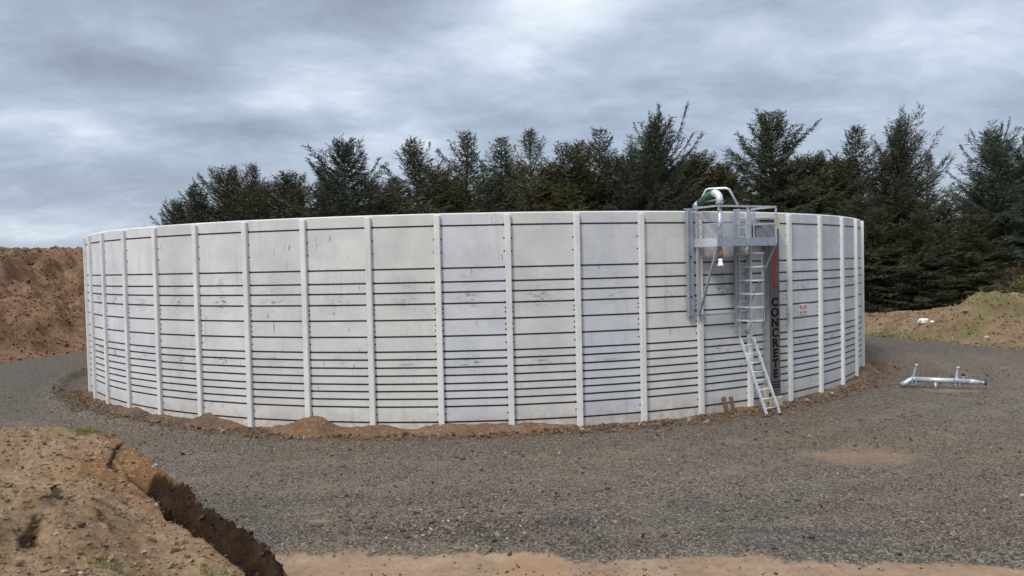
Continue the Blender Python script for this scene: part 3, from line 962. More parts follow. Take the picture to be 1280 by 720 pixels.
    r.tube([(-5.60, 10.78, zz + 0.05), (-5.75, 10.8, zz + 0.10), (-5.86, 10.85, zz + 0.07)], [0.024, 0.016, 0.006], 6)
    r.tube([(-5.60, 10.78, zz + 0.06), (-5.52, 10.85, zz + 0.15)], [0.02, 0.006], 6)
    tag(r.build('root', M['clod_dark'], None, True), 'dark dead root lying over the crest of the tan mound', 'root')
    return zat


zat = front_mound()

# ------------------------------------------------------------------ tank
tank = empty('concrete_tank', (TX, TY, 0))
tag(tank, 'large round pale concrete tank of upright panels banded with black straps', 'tank')
RF = RP - 0.10                                    # panel outer corner radius
HALF = RF * math.sin(DL / 2)
APO = RF * math.cos(DL / 2)
HT = 6.06


FR = (.9445, .751, .688, .641, .589, .516, .440, .370, .334, .296, .259, .221, .187, .151, .115, .044)
EXTRA = (.882, .823, .565, .545, .490, .465, .405, .08)


def panel_mesh():
    """one wall panel; its front face is cut so that the black anchor holes beside the pilasters are faces of it"""
    g, ch = 0.004, 0.035
    kk = math.tan(DL / 2)
    hx = HALF - 0.083
    xs = [-HALF + g, -hx - 0.0, -hx + 0.055, hx - 0.055, hx + 0.0, HALF - g]
    xe = [-HALF + g, -hx, -hx + 0.040, hx - 0.040, hx, HALF - g]
    zs, kinds = [-0.25], []
    for f, kd in sorted([(f, 1) for f in FR] + [(f, 2) for f in EXTRA]):
        z = f * 6.05
        r = 0.031 if kd == 1 else 0.024
        zs += [z - r, z + r]
        kinds += [0, kd]
    zs.append(HT - ch)
    kinds.append(0)
    vs, fs, mi = [], [], []
    for r, z in enumerate(zs):
        kd = max(kinds[r - 1] if r > 0 else 0, kinds[r] if r < len(kinds) else 0)
        for x in (xe if kd == 2 else xs):
            vs.append((x, 0.0, z))
    for r in range(len(zs) - 1):
        for c in range(5):
            fs.append((r * 6 + c, r * 6 + c + 1, (r + 1) * 6 + c + 1, (r + 1) * 6 + c))
            mi.append(1 if kinds[r] and c in (1, 3) else 0)
    n, T = len(vs), len(zs) - 1
    for x in xs:
        vs.append((x * (1 - ch * kk / HALF), ch, HT))                    # chamfered rim
    for c in range(5):
        fs.append((T * 6 + c, T * 6 + c + 1, n + c + 1, n + c)); mi.append(0)
    xb = HALF - g - 0.2 * kk
    b = len(vs)
    vs += [(-xb, 0.2, HT), (xb, 0.2, HT), (-xb, 0.2, -0.25), (xb, 0.2, -0.25)]
    fs += [tuple(n + c for c in range(6)) + (b + 1, b), (b, b + 1, b + 3, b + 2), tuple(reversed(range(6))) + (b + 2, b + 3)]
    fs += [tuple(r * 6 for r in range(len(zs))) + (n, b, b + 2), tuple(r * 6 + 5 for r in reversed(range(len(zs)))) + (b + 3, b + 1, n + 5)]
    mi += [0] * 5
    mb = MB().raw(vs, fs)
    mb.mi = mi
    return mb


def post_mesh():
    b = MB()
    b.box(-0.083, 0.083, -0.105, 0.05, -0.25, 6.0, 0.016)
    return b


TONES = {4: (0.565, 0.562, 0.551), 5: (0.579, 0.582, 0.566), 6: (0.565, 0.568, 0.545), 7: (0.546, 0.561, 0.590), 8: (0.560, 0.556, 0.546), 9: (0.521, 0.536, 0.571), 10: (0.575, 0.572, 0.561),  # panel tones; far left and right ones also hold bluish sky light
         11: (0.532, 0.546, 0.559), 12: (0.552, 0.566, 0.585), 13: (0.541, 0.561, 0.591), 14: (0.525, 0.550, 0.592), 15: (0.519, 0.551, 0.592), 16: (0.531, 0.556, 0.591),
         -2: (0.592, 0.611, 0.630), -1: (0.592, 0.606, 0.625), 0: (0.592, 0.606, 0.625), 1: (0.603, 0.611, 0.624), 2: (0.553, 0.562, 0.557), 3: (0.589, 0.592, 0.582)}
p0 = q0 = None
for i in range(NP):
    k = i if i < 30 else i - NP
    am = PH0 + (i + 0.5) * DL
    if p0 is None:
        pm = panel_mesh()
        p0 = pm.build('wall_panel', M['panel'], tank)
        p0.data.materials.append(M['black'])
        p0.data.polygons.foreach_set('material_index', pm.mi)
        q0 = post_mesh().build('pilaster', M['post'], tank)
        p, q = p0, q0
    else:
        p = p0.copy(); COL.objects.link(p); p.parent = tank
        q = q0.copy(); COL.objects.link(q); q.parent = tank
    p.location = (APO * math.sin(am), -APO * math.cos(am), 0)
    p.rotation_euler = (0, 0, am)
    c = TONES.get(k, (.55, .555, .55))
    p.color = (*c, 1)
    ap = PH0 + i * DL
    q.location = (RF * math.sin(ap), -RF * math.cos(ap), 0)
    q.rotation_euler = (0, 0, ap)
    jt = 0.97 + 0.06 * random.random()
    q.color = (.66 * jt, .66 * jt, .65 * jt, 1)
for f in FR:
    z = f * 6.05
    h = 0.021
    vs, fs = [], []
    for i in range(NP):
        a = PH0 + i * DL
        for (r, zz) in ((RF + 0.006, z - h), (RF + 0.006, z + h), (RF - 0.03, z + h), (RF - 0.03, z - h)):
            vs.append((r * math.sin(a), -r * math.cos(a), zz))
        j = (i + 1) % NP
        for e in range(4):
            g = (e + 1) % 4
            fs.append((i * 4 + e, i * 4 + g, j * 4 + g, j * 4 + e))
    MB().raw(vs, fs).build('tension_strap', M['black'], tank)
sl = MB()
sl.raw([((RF - 0.15) * math.cos(2 * PI * k / 112), (RF - 0.15) * math.sin(2 * PI * k / 112), 0.15) for k in range(112)], [tuple(range(112))])
slab = sl.build('base_slab', M['post'], tank)
slab.color = (.4, .4, .4, 1)

# ------------------------------------------------------------------ access platform (local x along the wall, -y away from it)
AX, AY, AA = polar(11.48, RP - 0.11)
plat = empty('access_platform', (AX, AY, 0), AA)
tag(plat, 'galvanised steel access platform with railings hung on the tank wall', 'platform')
X0, X1, YO, YI = -1.12, 1.13, -1.02, -0.14
ZF, ZR = 5.04, 6.13


def part(name, mb, mat, par, smooth=False):
    return mb.build(name, mat, par, smooth)


part('floor', MB().box(X0, X1, YO, YI, ZF - 0.03, ZF + 0.012), M['galv_dull'], plat)
part('toe_board', MB().box(X0 - 0.008, X1 + 0.008, YO - 0.010, YO - 0.002, ZF - 0.05, ZF + 0.19), M['galv_dull'], plat)
part('toe_board', MB().box(X0 - 0.010, X0 - 0.002, YO, YI + 0.1, ZF - 0.05, ZF + 0.19), M['alu'], plat)  # same steel as the front board; left face's brightness put into its colour
part('toe_board', MB().box(X1 + 0.002, X1 + 0.010, YO, YI + 0.1, ZF - 0.05, ZF + 0.19), M['galv_dull'], plat)
for z, nm, w_ in ((ZR, 'top_rail', 0.05), (ZF + 0.60, 'mid_rail', 0.036)):
    part(nm, MB().bar((X0, YO, z), (X1, YO, z), w_), M['galv'], plat)
    part(nm, MB().bar((X0, YI + 0.12, z), (X0, YO + 0.026, z), w_), M['galv'], plat)
    part(nm, MB().bar((X1, YI + 0.10, z), (X1, YO + 0.026, z), w_), M['galv'], plat)
part('top_rail', MB().bar((X0 - 0.35, YI + 0.10, ZR - 0.03), (X0 - 0.03, YI + 0.10, ZR - 0.03), 0.05), M['galv_dull'], plat)
part('top_rail', MB().bar((0.33, YI, ZR - 0.04), (X1 - 0.03, YI, ZR - 0.04), 0.045), M['galv_dull'], plat)
for (x, y) in ((X1, YO), (X0, YI), (X1, YI), (0.02, YO)):
    part('railing_post', MB().bar((x, y, ZF + 0.012), (x, y, ZR - 0.026), 0.045), M['galv'], plat)
# wall beams
part('wall_beam', MB().box(X0 - 0.30, X0 - 0.06, -0.075, -0.004, 2.97, 6.10, 0.006).box(X0 - 0.30, X0 - 0.285, -0.13, -0.076, 2.97, 6.10), M['galv_dull'], plat)
part('wall_beam', MB().bar((X0 + 0.02, -0.15, 2.98), (X0 + 0.02, -0.15, 5.0), 0.045), M['galv'], plat)
part('wall_beam', MB().box(0.30, 0.40, -0.19, -0.125, 2.55, 6.10, 0.006), M['galv_dull'], plat)
part('wall_tie', MB().bar((X0 - 0.06, -0.155, 2.99), (0.72, -0.155, 2.99), 0.05), M['galv_dull'], plat)
part('wall_tie', MB().bar((X0 + 0.15, -0.155, 4.66), (0.75, -0.155, 4.66), 0.035), M['galv_dull'], plat)
part('brace', MB().bar((X0 + 0.02, -0.18, 3.0), (X0 + 0.02, YO + 0.03, ZF - 0.06), 0.06, 0.05), M['galv_dull'], plat)
part('brace', MB().bar((0.75, -0.17, 3.0), (X1 - 0.02, YO + 0.03, ZF - 0.06), 0.045), M['galv_dull'], plat)
part('bolt', MB().box(X0 - 0.20, X0 - 0.16, -0.10, -0.0745, 3.52, 3.56), M['black'], plat)
part('bolt', MB().box(X0 - 0.20, X0 - 0.16, -0.10, -0.0745, 4.70, 4.74), M['black'], plat)

# caged ladder
lad = empty('caged_ladder', (AX, AY, 0), AA)
tag(lad, 'grey caged ladder fixed upright to the tank below the platform', 'ladder')
LX0, LX1, LY = 0.45, 0.88, -0.20
for x in (LX0, LX1):
    part('rail', MB().bar((x, LY, 2.05), (x, LY, 6.12), 0.035, 0.06), M['galv'], lad)
k = 0
z = 2.2
while z < 6.0:
    part('rung', MB().tube([(LX0 + 0.018, LY, z), (LX1 - 0.018, LY, z)], 0.013, 8), M['galv'], lad, True)
    z += 0.28
xm = (LX0 + LX1) / 2
for i in range(6):
    z = 2.78 + i * 0.40
    pts = []
    for kk in range(15):
        t = kk / 14 * PI
        pts.append((xm - math.cos(t) * 0.34, LY - 0.02 - 0.68 * math.sin(t) ** 0.75, z))
    mb = MB()
    for p_, q_ in zip(pts[:-1], pts[1:]):
        mb.bar(p_, q_, 0.008, 0.045)
    part('cage_hoop', mb, M['alu'], lad)
for t in (PI * 0.22, PI * 0.5, PI * 0.78):
    x, y = xm - math.cos(t) * 0.345, LY - 0.028 - 0.68 * math.sin(t) ** 0.75
    part('cage_strip', MB().bar((x, y, 2.76), (x, y, 4.82), 0.03, 0.008), M['galv'], lad)
for z in (2.4, 3.6, 4.7):
    part('wall_bracket', MB().bar((LX0, LY + 0.03, z), (LX0, -0.0, z), 0.03), M['galv_dull'], lad)
    part('wall_bracket', MB().bar((LX1, LY + 0.03, z), (LX1, -0.0, z), 0.03), M['galv_dull'], lad)

# lower leaning ladder
ll = empty('leaning_ladder', (AX, AY, 0), AA)
tag(ll, 'pale aluminium ladder leaning out from the tank onto the gravel', 'ladder')
T0, T1 = Vector((0, -0.27, 2.22)), Vector((0, -1.32, 0.03))
for x in (LX0 - 0.05, LX1 + 0.03):
    part('rail', MB().bar((x, T0.y, T0.z), (x, T1.y, T1.z), 0.032, 0.085), M['alu'], ll)
    part('foot', MB().bar((x, T1.y + 0.02, T1.z + 0.045), (x, T1.y - 0.012, T1.z - 0.02), 0.042, 0.098), M['black'], ll)
for i in range(8):
    t = 0.09 + i * 0.1155
    p_ = T0.lerp(T1, t)
    part('rung', MB().tube([(LX0 - 0.034, p_.y, p_.z), (LX1 + 0.014, p_.y, p_.z)], 0.018, 8), M['alu'], ll, True)

# fill pipe: riser at the platform corner, gooseneck over the rim, green hose into the tank
fp = empty('fill_pipe', (AX, AY, 0), AA)
tag(fp, 'galvanised fill pipe with green gooseneck arching over the tank rim', 'pipe')
PX, PYv = -0.94, YO + 0.09
part('riser', MB().tube([(PX, PYv, 4.86), (PX, PYv, 6.22)], 0.058, 16), M['galv'], fp, True)
part('flange', MB().tube([(PX, PYv, 6.20), (PX, PYv, 6.245)], 0.115, 16).tube([(PX, PYv, 6.13), (PX, PYv, 6.17)], 0.085, 16), M['galv_dull'], fp)
part('coupling', MB().tube([(PX, PYv, 4.66), (PX, PYv, 4.86)], 0.07, 14), M['rust'], fp, True)
part('spout', MB().tube([(PX, PYv, 4.66), (PX, PYv, 4.56), (PX, PYv, 4.47), (PX, PYv, 4.44)], [0.055, 0.06, 0.075, 0.115], 14), M['white'], fp, True)
neck = []
for kk in range(9):
    t = kk / 8 * math.radians(100)
    neck.append((PX, PYv + 0.21 - 0.21 * math.cos(t), 6.245 + 0.06 + 0.21 * math.sin(t)))
part('elbow', MB().tube([(PX, PYv, 6.245)] + neck, 0.10, 16), M['alu'], fp, True)
ey, ez = neck[-1][1], neck[-1][2]
part('hose', MB().tube([(PX, ey + 0.004, ez), (PX, ey + 0.20, ez - 0.04), (PX, ey + 0.45, ez - 0.14), (PX, ey + 0.62, ez - 0.25)], [0.098, 0.098, 0.095, 0.09], 16), M['green'], fp, True)
part('clamp', MB().tube([(PX, ey + 0.64, ez - 0.25), (PX, ey + 0.78, ez - 0.33)], 0.112, 16), M['galv_dull'], fp, True)
part('nozzle', MB().tube([(PX, ey + 0.78, ez - 0.33), (PX, ey + 1.0, ez - 0.50)], [0.08, 0.07], 14), M['black'], fp, True)
arch = [(-0.92, 0.16, 6.05), (-0.86, -0.29, 6.66), (-0.82, -0.36, 6.675), (-0.62, -0.84, 6.655), (-0.55, -0.90, 6.61), (-0.32, YO + 0.02, 6.16)]
part('guard_frame', MB().tube(arch, 0.033, 10), M['alu'], fp, True)
part('guard_frame', MB().tube([(-0.73, -0.58, 6.645), (PX + 0.02, -0.60, 6.55)], 0.035, 8), M['alu'], fp, True)
part('guard_frame', MB().tube([(PX + 0.10, PYv + 0.02, 6.34), (-0.90, -0.02, 6.30)], 0.022, 8), M['alu'], fp, True)

# ------------------------------------------------------------------ stainless duct with lettering
DX, DY, DA = polar(12.46, RP - 0.105)
duct = empty('steel_column', (DX, DY, 0), DA)
tag(duct, 'flat stainless steel duct with red and black vertical lettering', 'steel column')
DW = 0.235
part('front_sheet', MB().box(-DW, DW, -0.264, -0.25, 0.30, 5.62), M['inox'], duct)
part('side_sheet', MB().box(-DW, -DW + 0.012, -0.249, 0.02, 0.30, 5.60), M['inox_lit'], duct)
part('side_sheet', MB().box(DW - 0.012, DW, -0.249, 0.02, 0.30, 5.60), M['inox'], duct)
part('top_cap', MB().box(-0.42, DW + 0.01, -0.22, 0.02, 5.70, 5.86), M['yellow'], duct)
part('edge_strip', MB().box(DW - 0.11, DW + 0.015, -0.285, -0.266, 5.52, 5.90), M['yellow'], duct)
part('footing', MB().box(-DW - 0.06, DW + 0.08, -0.30, 0.02, -0.05, 0.296, 0.02), M['footing'], duct)


def letters(txt, size, zc, mat, xs=0.0, y=-0.2645, sx=1.0, bold=0.013):
    cu = bpy.data.curves.new('lettering', 'FONT')
    cu.body = txt
    cu.size = size
    cu.align_x = 'CENTER'
    cu.align_y = 'CENTER'
    cu.extrude = 0.002
    cu.offset = bold
    tmp = bpy.data.objects.new('lettering', cu)
    COL.objects.link(tmp)
    dg = bpy.context.evaluated_depsgraph_get()
    me = bpy.data.meshes.new_from_object(tmp.evaluated_get(dg))
    bpy.data.objects.remove(tmp)
    n = len(me.vertices)
    co = np.zeros(n * 3); me.vertices.foreach_get('co', co)
    co = co.reshape(-1, 3)
    return np.stack([co[:, 0] * sx + xs, y - co[:, 2] - 0.002, co[:, 1] + zc], 1), [tuple(p_.vertices) for p_ in me.polygons]


def word(name, txt, ztop, pitch, size, mat, xs, sx):
    mb = MB()
    for i, chh in enumerate(txt):
        v_, f_ = letters(chh, size, ztop - i * pitch, mat, xs, sx=sx)
        mb.raw(v_, f_)
    return mb.build(name, mat, duct)


word('lettering', 'CONCRETE', 3.24, 0.318, 0.36, M['ink'], 0.0, 1.25)
word('lettering', 'CONSULT', 4.93, 0.216, 0.285, M['red'], 0.0, 1.15)
va_, fa_ = letters('A', 0.52, 5.28, M['red'], 0.02, sx=1.05)
MB().raw(va_, fa_).build('lettering', M['red'], duct)
st = MB()
for i, z in enumerate((0.76, 0.68, 0.60)):
    st.box(-0.20 + 0.02 * i, 0.20, -0.2665, -0.2645, z - 0.018, z + 0.018)
part('ink_lines', st, M['ink'], duct)

# grey control box hung at the platform's right end
cb = empty('control_box', (AX, AY, 0), AA)
tag(cb, 'grey slanted control box behind the platform railing', 'control box')
bx0, bx1 = X1 + 0.03, X1 + 0.66
mbx = MB()
vs = []
for x in (bx0, bx1):
    for y, z in ((-0.30, 5.78), (-0.36, 5.68), (-0.46, 5.16), (-0.40, 5.10), (-0.20, 5.10), (-0.20, 5.78)):
        vs.append((x, y, z))
mbx.raw(vs, [(5, 4, 3, 2, 1, 0), (6, 7, 8, 9, 10, 11)] + [(i, (i + 1) % 6, (i + 1) % 6 + 6, i + 6) for i in range(6)])
part('housing', mbx, M['box_grey'], cb)
part('lid', MB().box(bx0 - 0.02, bx1 + 0.02, -0.39, -0.19, 5.783, 5.86, 0.01), M['galv_dull'], cb)
part('mounting_plate', MB().box(bx0 + 0.05, bx1 - 0.05, -0.198, -0.02, 5.2, 5.7), M['galv_dull'], cb)

# back plate between ladder and box
# ------------------------------------------------------------------ warning sign
SX_, SY_, SA_ = polar(13.45, APO + 0.001)
sg = empty('warning_sign', (TX + (APO + 0.004) * math.sin(PH0 + 13.5 * DL) - 0.10 * math.cos(PH0 + 13.5 * DL), TY - (APO + 0.004) * math.cos(PH0 + 13.5 * DL) - 0.10 * math.sin(PH0 + 13.5 * DL), 2.93), PH0 + 13.5 * DL)
tag(sg, 'small white warning sign with two red rings and a yellow triangle', 'sign')
part('plate', MB().box(-0.23, 0.23, -0.012, -0.001, -0.17, 0.17), M['sign_white'], sg)


def ring_mesh(cx_, cz_, r0, r1, y):
    vs, fs = [], []
    n = 24
    for k in range(n):
        t = 2 * PI * k / n
        vs += [(cx_ + r0 * math.cos(t), y, cz_ + r0 * math.sin(t)), (cx_ + r1 * math.cos(t), y, cz_ + r1 * math.sin(t))]
    for k in range(n):
        j = (k + 1) % n
        fs.append((2 * k, 2 * k + 1, 2 * j + 1, 2 * j))
    return vs, fs


for cx_ in (-0.145, 0.145):
    v_, f_ = ring_mesh(cx_, 0.06, 0.045, 0.065, -0.0145)
    mb = MB().raw(v_, f_).bar((cx_ - 0.04, -0.0145, 0.10), (cx_ + 0.04, -0.0145, 0.02), 0.002, 0.016)
    mb.box(cx_ - 0.06, cx_ + 0.06, -0.015, -0.0125, -0.135, -0.075)
    part('pictogram', mb, M['sign_red'], sg)
    part('pictogram', MB().box(cx_ - 0.012, cx_ + 0.012, -0.0136, -0.0125, 0.03, 0.09), M['ink'], sg)
tr = MB().raw([(-0.065, -0.0145, -0.05), (0.065, -0.0145, -0.05), (0.0, -0.0145, 0.13)], [(0, 1, 2)])
tr.box(-0.06, 0.06, -0.015, -0.0125, -0.135, -0.062)
part('pictogram', tr, M['sign_yellow'], sg)
part('pictogram', MB().box(-0.012, 0.012, -0.017, -0.0155, -0.02, 0.075), M['ink'], sg)

# ------------------------------------------------------------------ small things at the tank foot
def gz(x, y):
    return float(ground_z(np.array([x]), np.array([y]))[0])


def board(idx, out, tilt, lean, label, w_):
    x, y, a = polar(idx, RP + out)
    o = MB().box(-w_ / 2, w_ / 2, -0.018, 0.018, 0, 0.50, 0.004).build('wooden_board', M['board'])
    o.location = (x, y, gz(x, y) + 0.02)
    o.rotation_euler = (-lean, tilt, a)
    tag(o, label, 'board', 'boards leaning on the tank')


board(11.40, 0.16, -0.16, 0.16, 'weathered brown board leaning on the tank, the left of two', 0.15)
board(11.52, 0.18, -0.10, 0.14, 'weathered brown board leaning on the tank, nearer the ladder', 0.14)

x, y, a = polar(12.30, RP + 0.08)
ob = empty('outlet_box', (x, y, 0.0), a)
tag(ob, 'small cream outlet box with round black opening behind the leaning ladder', 'outlet box')
part('housing', MB().box(-0.17, 0.17, -0.09, 0.06, 0.02, 0.62, 0.02), M['footing'], ob)
part('opening', MB().tube([(0.04, -0.085, 0.40), (0.04, -0.102, 0.40)], 0.06, 14), M['black'], ob)
part('opening', MB().tube([(-0.07, -0.085, 0.14), (-0.07, -0.102, 0.14)], 0.035, 14), M['black'], ob)

# ------------------------------------------------------------------ pipe assembly lying on the yard
pa = Vector((13.78, 26.75, 0)); pb = Vector((15.62, 26.05, 0))
ang = math.atan2(pb.y - pa.y, pb.x - pa.x)
L = (pb - pa).length
pz = 0.29
vp = empty('valve_pipe', (pa.x, pa.y, gz(pa.x, pa.y)), ang)
tag(vp, 'galvanised pipe with two lever clamps lying on the gravel right of tank', 'pipe')
part('barrel', MB().tube([(0.12, 0, pz), (L - 0.25, 0, pz - 0.03)], 0.092, 20), M['galv'], vp, True)
part('elbow', MB().tube([(0.12, 0, pz), (0.02, 0, pz - 0.01), (-0.08, -0.02, pz - 0.05), (-0.18, -0.05, pz - 0.12), (-0.34, -0.10, pz - 0.20)], [0.092, 0.094, 0.094, 0.092, 0.088], 20), M['galv'], vp, True)
part('reducer', MB().tube([(L - 0.25, 0, pz - 0.03), (L - 0.10, 0, pz - 0.033), (L + 0.12, 0, pz - 0.05)], [0.098, 0.092, 0.06], 20), M['galv'], vp, True)
part('outlet', MB().tube([(L + 0.12, 0, pz - 0.05), (L + 0.24, 0, pz - 0.055)], 0.055, 16), M['galv_dull'], vp, True)
part('end_cap', MB().tube([(L + 0.24, 0, pz - 0.055), (L + 0.275, 0, pz - 0.056)], 0.088, 18), M['black'], vp, True)
part('valve_knob', MB().tube([(L - 0.40, 0, pz + 0.17), (L - 0.40, 0, pz + 0.23)], 0.062, 14), M['black'], vp, True)
part('valve_stem', MB().tube([(L - 0.40, 0, pz + 0.07), (L - 0.40, 0, pz + 0.17)], 0.025, 10), M['white'], vp, True)
part('stub', MB().tube([(0.72, -0.05, pz - 0.09), (0.72, -0.09, pz - 0.30)], 0.042, 12), M['galv'], vp, True)
for x, up, lean in ((0.05, 0.50, 0.10), (1.36, 0.44, 0.05)):
    part('clamp', MB().tube([(x - 0.05, 0, pz), (x + 0.05, 0, pz)], 0.112, 18).box(x - 0.07, x - 0.03, -0.16, -0.12, pz - 0.17, pz + 0.05).box(x + 0.05, x + 0.09, -0.16, -0.12, pz - 0.16, pz + 0.02), M['galv_dull'], vp)
    part('lever', MB().bar((x, -0.06, pz + 0.08), (x + lean * 0.6, 0.0, pz + up * 0.75), 0.05, 0.035).bar((x + lean * 0.6, 0.0, pz + up * 0.75), (x + lean, 0.02, pz + up), 0.03).tube([(x + lean - 0.04, 0.02, pz + up), (x + lean + 0.05, 0.02, pz + up + 0.01)], 0.022, 8), M['galv'], vp)

# litter on the right heap
def crumple(name, loc, r, mat, label, cat, seed):
    rs = np.random.default_rng(seed)
    vs, fs = [], []
    nu, nv = 12, 8
    for j in range(nv + 1):
        for i in range(nu):
            th, ph = PI * j / nv, 2 * PI * i / nu
            k = r * (0.7 + 0.5 * rs.random())
            vs.append((k * math.sin(th) * math.cos(ph) * 1.4, k * math.sin(th) * math.sin(ph), k * math.cos(th) * 0.8))
    for j in range(nv):
        for i in range(nu):
            i2 = (i + 1) % nu
            fs.append((j * nu + i, j * nu + i2, (j + 1) * nu + i2, (j + 1) * nu + i))
    o = MB().raw(vs, fs).build(name, mat)
    o.location = loc
    tag(o, label, cat)


crumple('plastic_bag', (23.05, 43.4, heap_z(23.05, 43.4) + 0.10), 0.22, M['sign_white'], 'crumpled white plastic bag on the grassy foot of the brown heap', 'bag', 3)
crumple('paper_scrap', (23.1, 42.6, heap_z(23.1, 42.6) + 0.05), 0.08, M['white'], 'small white scrap of paper at the brown heap foot', 'paper', 5)
crumple('rag', (21.2, 43.7, heap_z(21.2, 43.7) + 0.06), 0.10, M['board'], 'faded pinkish rag beside the road below the brown heap', 'rag', 8)

# ------------------------------------------------------------------ trees
def strips(P, D, Ln, Wd, tint, kite=True):
    """thin leaf-like kites from base P along D, length Ln, width Wd; returns verts, faces, tint"""
    n = len(P)
    r = rng.normal(0, 1, (n, 3))
    side = np.cross(D, r)
    side /= np.linalg.norm(side, axis=1, keepdims=True) + 1e-9
    a = P
    m = P + D * (Ln * 0.45)[:, None]
    b = m + side * (Wd * 0.5)[:, None]
    c = P + D * Ln[:, None]
    d = m - side * (Wd * 0.5)[:, None]
    V = np.stack([a, b, c, d], 1).reshape(-1, 3)
    return V, np.arange(n * 4).reshape(n, 4), np.repeat(tint, 4)


def unit(v):
    return v / (np.linalg.norm(v, axis=-1, keepdims=True) + 1e-9)


def spruce(name, seed, H, R, asc=0.0, dens=1.0, dead=0.15, wind=0.0, fol='spruce_dark', narrow=1.0, base=0.04, forks=1, width=0.052, bare_top=0.0):
    global rng
    keep_rng = rng
    rng = np.random.default_rng(seed)
    rd = random.Random(seed)
    wood = MB()
    bases, dirs, lens, hts = [], [], [], []
    stems = [(0.0, 0.0, H)]
    for k in range(forks - 1):
        t = rd.uniform(0, 6.28)
        stems.append((R * 0.34 * math.cos(t), R * 0.34 * math.sin(t), H * rd.uniform(0.86, 0.95)))
    for si, (ox, oy, HH) in enumerate(stems):
        zb = 0.0 if si == 0 else H * 0.30
        def axis(z, ox=ox, oy=oy, zb=zb, HH=HH, si=si):
            k = min(max((z - zb) / (H * 0.3), 0), 1) if si else 1
            sway = 0.10 * math.sin(z * 0.55 + seed) + wind * 0.25 * (z / H) ** 2 * H * 0.12
            return Vector((ox * k + sway, oy * k + 0.08 * math.sin(z * 0.7 + seed * 2), z))
        nz = 12
        wood.tube([axis(zb + (HH - zb) * k / nz) for k in range(nz + 1)], [max(0.012 * H * (1 - k / nz) ** 0.9 * (1 if si == 0 else 0.6), 0.012) for k in range(nz + 1)], 8)
        z = max(H * base, zb + 0.4)
        while z < HH - 0.12:
            t = 1 - (z - 0) / HH                 # 0 at the top
            prof = min(1.0, (t / 0.55)) ** (0.62 * narrow) * (1.0 if t < 0.75 else 1.0 - 0.25 * (t - 0.75) / 0.25)
            nb = rd.choice((3, 4, 5, 5)) if t > 0.06 else 3
            a0 = rd.uniform(0, 6.28)
            for b in range(nb):
                if rd.random() > 0.60 + 0.35 * dens:
                    continue
                az = a0 + b * 2 * PI / nb + rd.uniform(-0.45, 0.45)
                Lb = max(R * (1 if si == 0 else 0.62) * prof * rd.uniform(0.45, 1.18), 0.22)
                if rd.random() < 0.10:
                    Lb *= 1.22
                Lb *= 1 + wind * 0.35 * math.cos(az)
                e0 = (1.0 * (1 - min(t / 0.55, 1)) - 0.10 + asc + rd.uniform(-0.18, 0.22))
                p0_ = axis(z)
                ns = 5
                pts = [p0_]
                droop = -0.35 * t
                for s in range(1, ns + 1):
                    u = s / ns
                    e = e0 + droop * math.sin(u * PI * 0.6) + 0.45 * u * u
                    aa = az + wind * 0.35 * u * (-math.sin(az))
                    pts.append(pts[-1] + Vector((math.cos(aa) * math.cos(e), math.sin(aa) * math.cos(e), math.sin(e))) * (Lb / ns))
                r0 = 0.010 + 0.010 * Lb
                wood.tube(pts, [r0 * (1 - 0.85 * s / ns) for s in range(ns + 1)], 4, False)
                # twigs on both sides
                nt = int(max(4, Lb / 0.115 * dens))
                for k in range(nt):
                    u = 0.10 + 0.90 * (k + rd.random()) / nt
                    fidx = min(int(u * ns), ns - 1)
                    w_ = u * ns - fidx
                    P = pts[fidx].lerp(pts[fidx + 1], w_)
                    d = (pts[fidx + 1] - pts[fidx]).normalized()
                    lat = d.cross(Vector((0, 0, 1))).normalized() * (1 if k % 2 else -1)
                    tw = (d * rd.uniform(0.45, 1.0) + lat * rd.uniform(0.5, 1.0) + Vector((0, 0, rd.uniform(-0.50, 0.22)))).normalized()
                    bases.append(P); dirs.append(tw)
                    lens.append((0.32 + 0.15 * Lb * (1 - 0.55 * u)) * rd.uniform(0.65, 1.25))
                    hts.append((t, u))
                bases.append(pts[-2]); dirs.append((pts[-1] - pts[-2]).normalized()); lens.append(Lb / ns * 1.15); hts.append((t, 1.0))
            z += rd.uniform(0.20, 0.34) * (0.75 + 0.5 * t) * (1.0 if si == 0 else 1.4)
    B = np.array([tuple(b) for b in bases]); D = np.array([tuple(d) for d in dirs]); Ln = np.array(lens); Tt = np.array(hts)
    n = len(B)
    pdead = np.clip(dead * (0.25 + 1.6 * np.clip(Tt[:, 0] - 0.35, 0, 1)) * (1.45 - Tt[:, 1]) + bare_top, 0, 0.92)
    isdead = rng.random(n) < pdead
    tin = np.where(isdead, 1.7, np.clip(rng.normal(0.42, 0.2, n) + 0.22 * (Tt[:, 1] - 0.5), 0, 1))
    Vs, Fs, Ts = [], [], []
    off = 0
    def put(v_, f_, t_):
        nonlocal off
        Vs.append(v_); Fs.append(f_ + off); Ts.append(t_); off += len(v_)
    wmul = np.where(isdead, 0.40, 1.0)
    put(*strips(B, D, Ln, width * wmul, tin))
    for k in range(8):
        u = rng.uniform(0.10, 0.98, n)
        P = B + D * (Ln * u)[:, None]
        dd = unit(D * 1.0 + rng.normal(0, 0.40, (n, 3)) + np.array([0, 0, -0.20]))
        put(*strips(P, dd, Ln * rng.uniform(0.28, 0.60, n) * (1.15 - 0.5 * u), width * 0.85 * wmul, np.where(isdead, 1.7, np.clip(tin + rng.normal(0, 0.12, n), 0, 1))))
    crown = np_mesh('crown', np.concatenate(Vs), np.concatenate(Fs), M[fol], False, {'tint': np.concatenate(Ts)})
    root = empty('spruce_tree')
    crown.parent = root
    wood.build('trunk', M['bark'], root, True)
    rng = keep_rng
    root['h'] = H
    return root


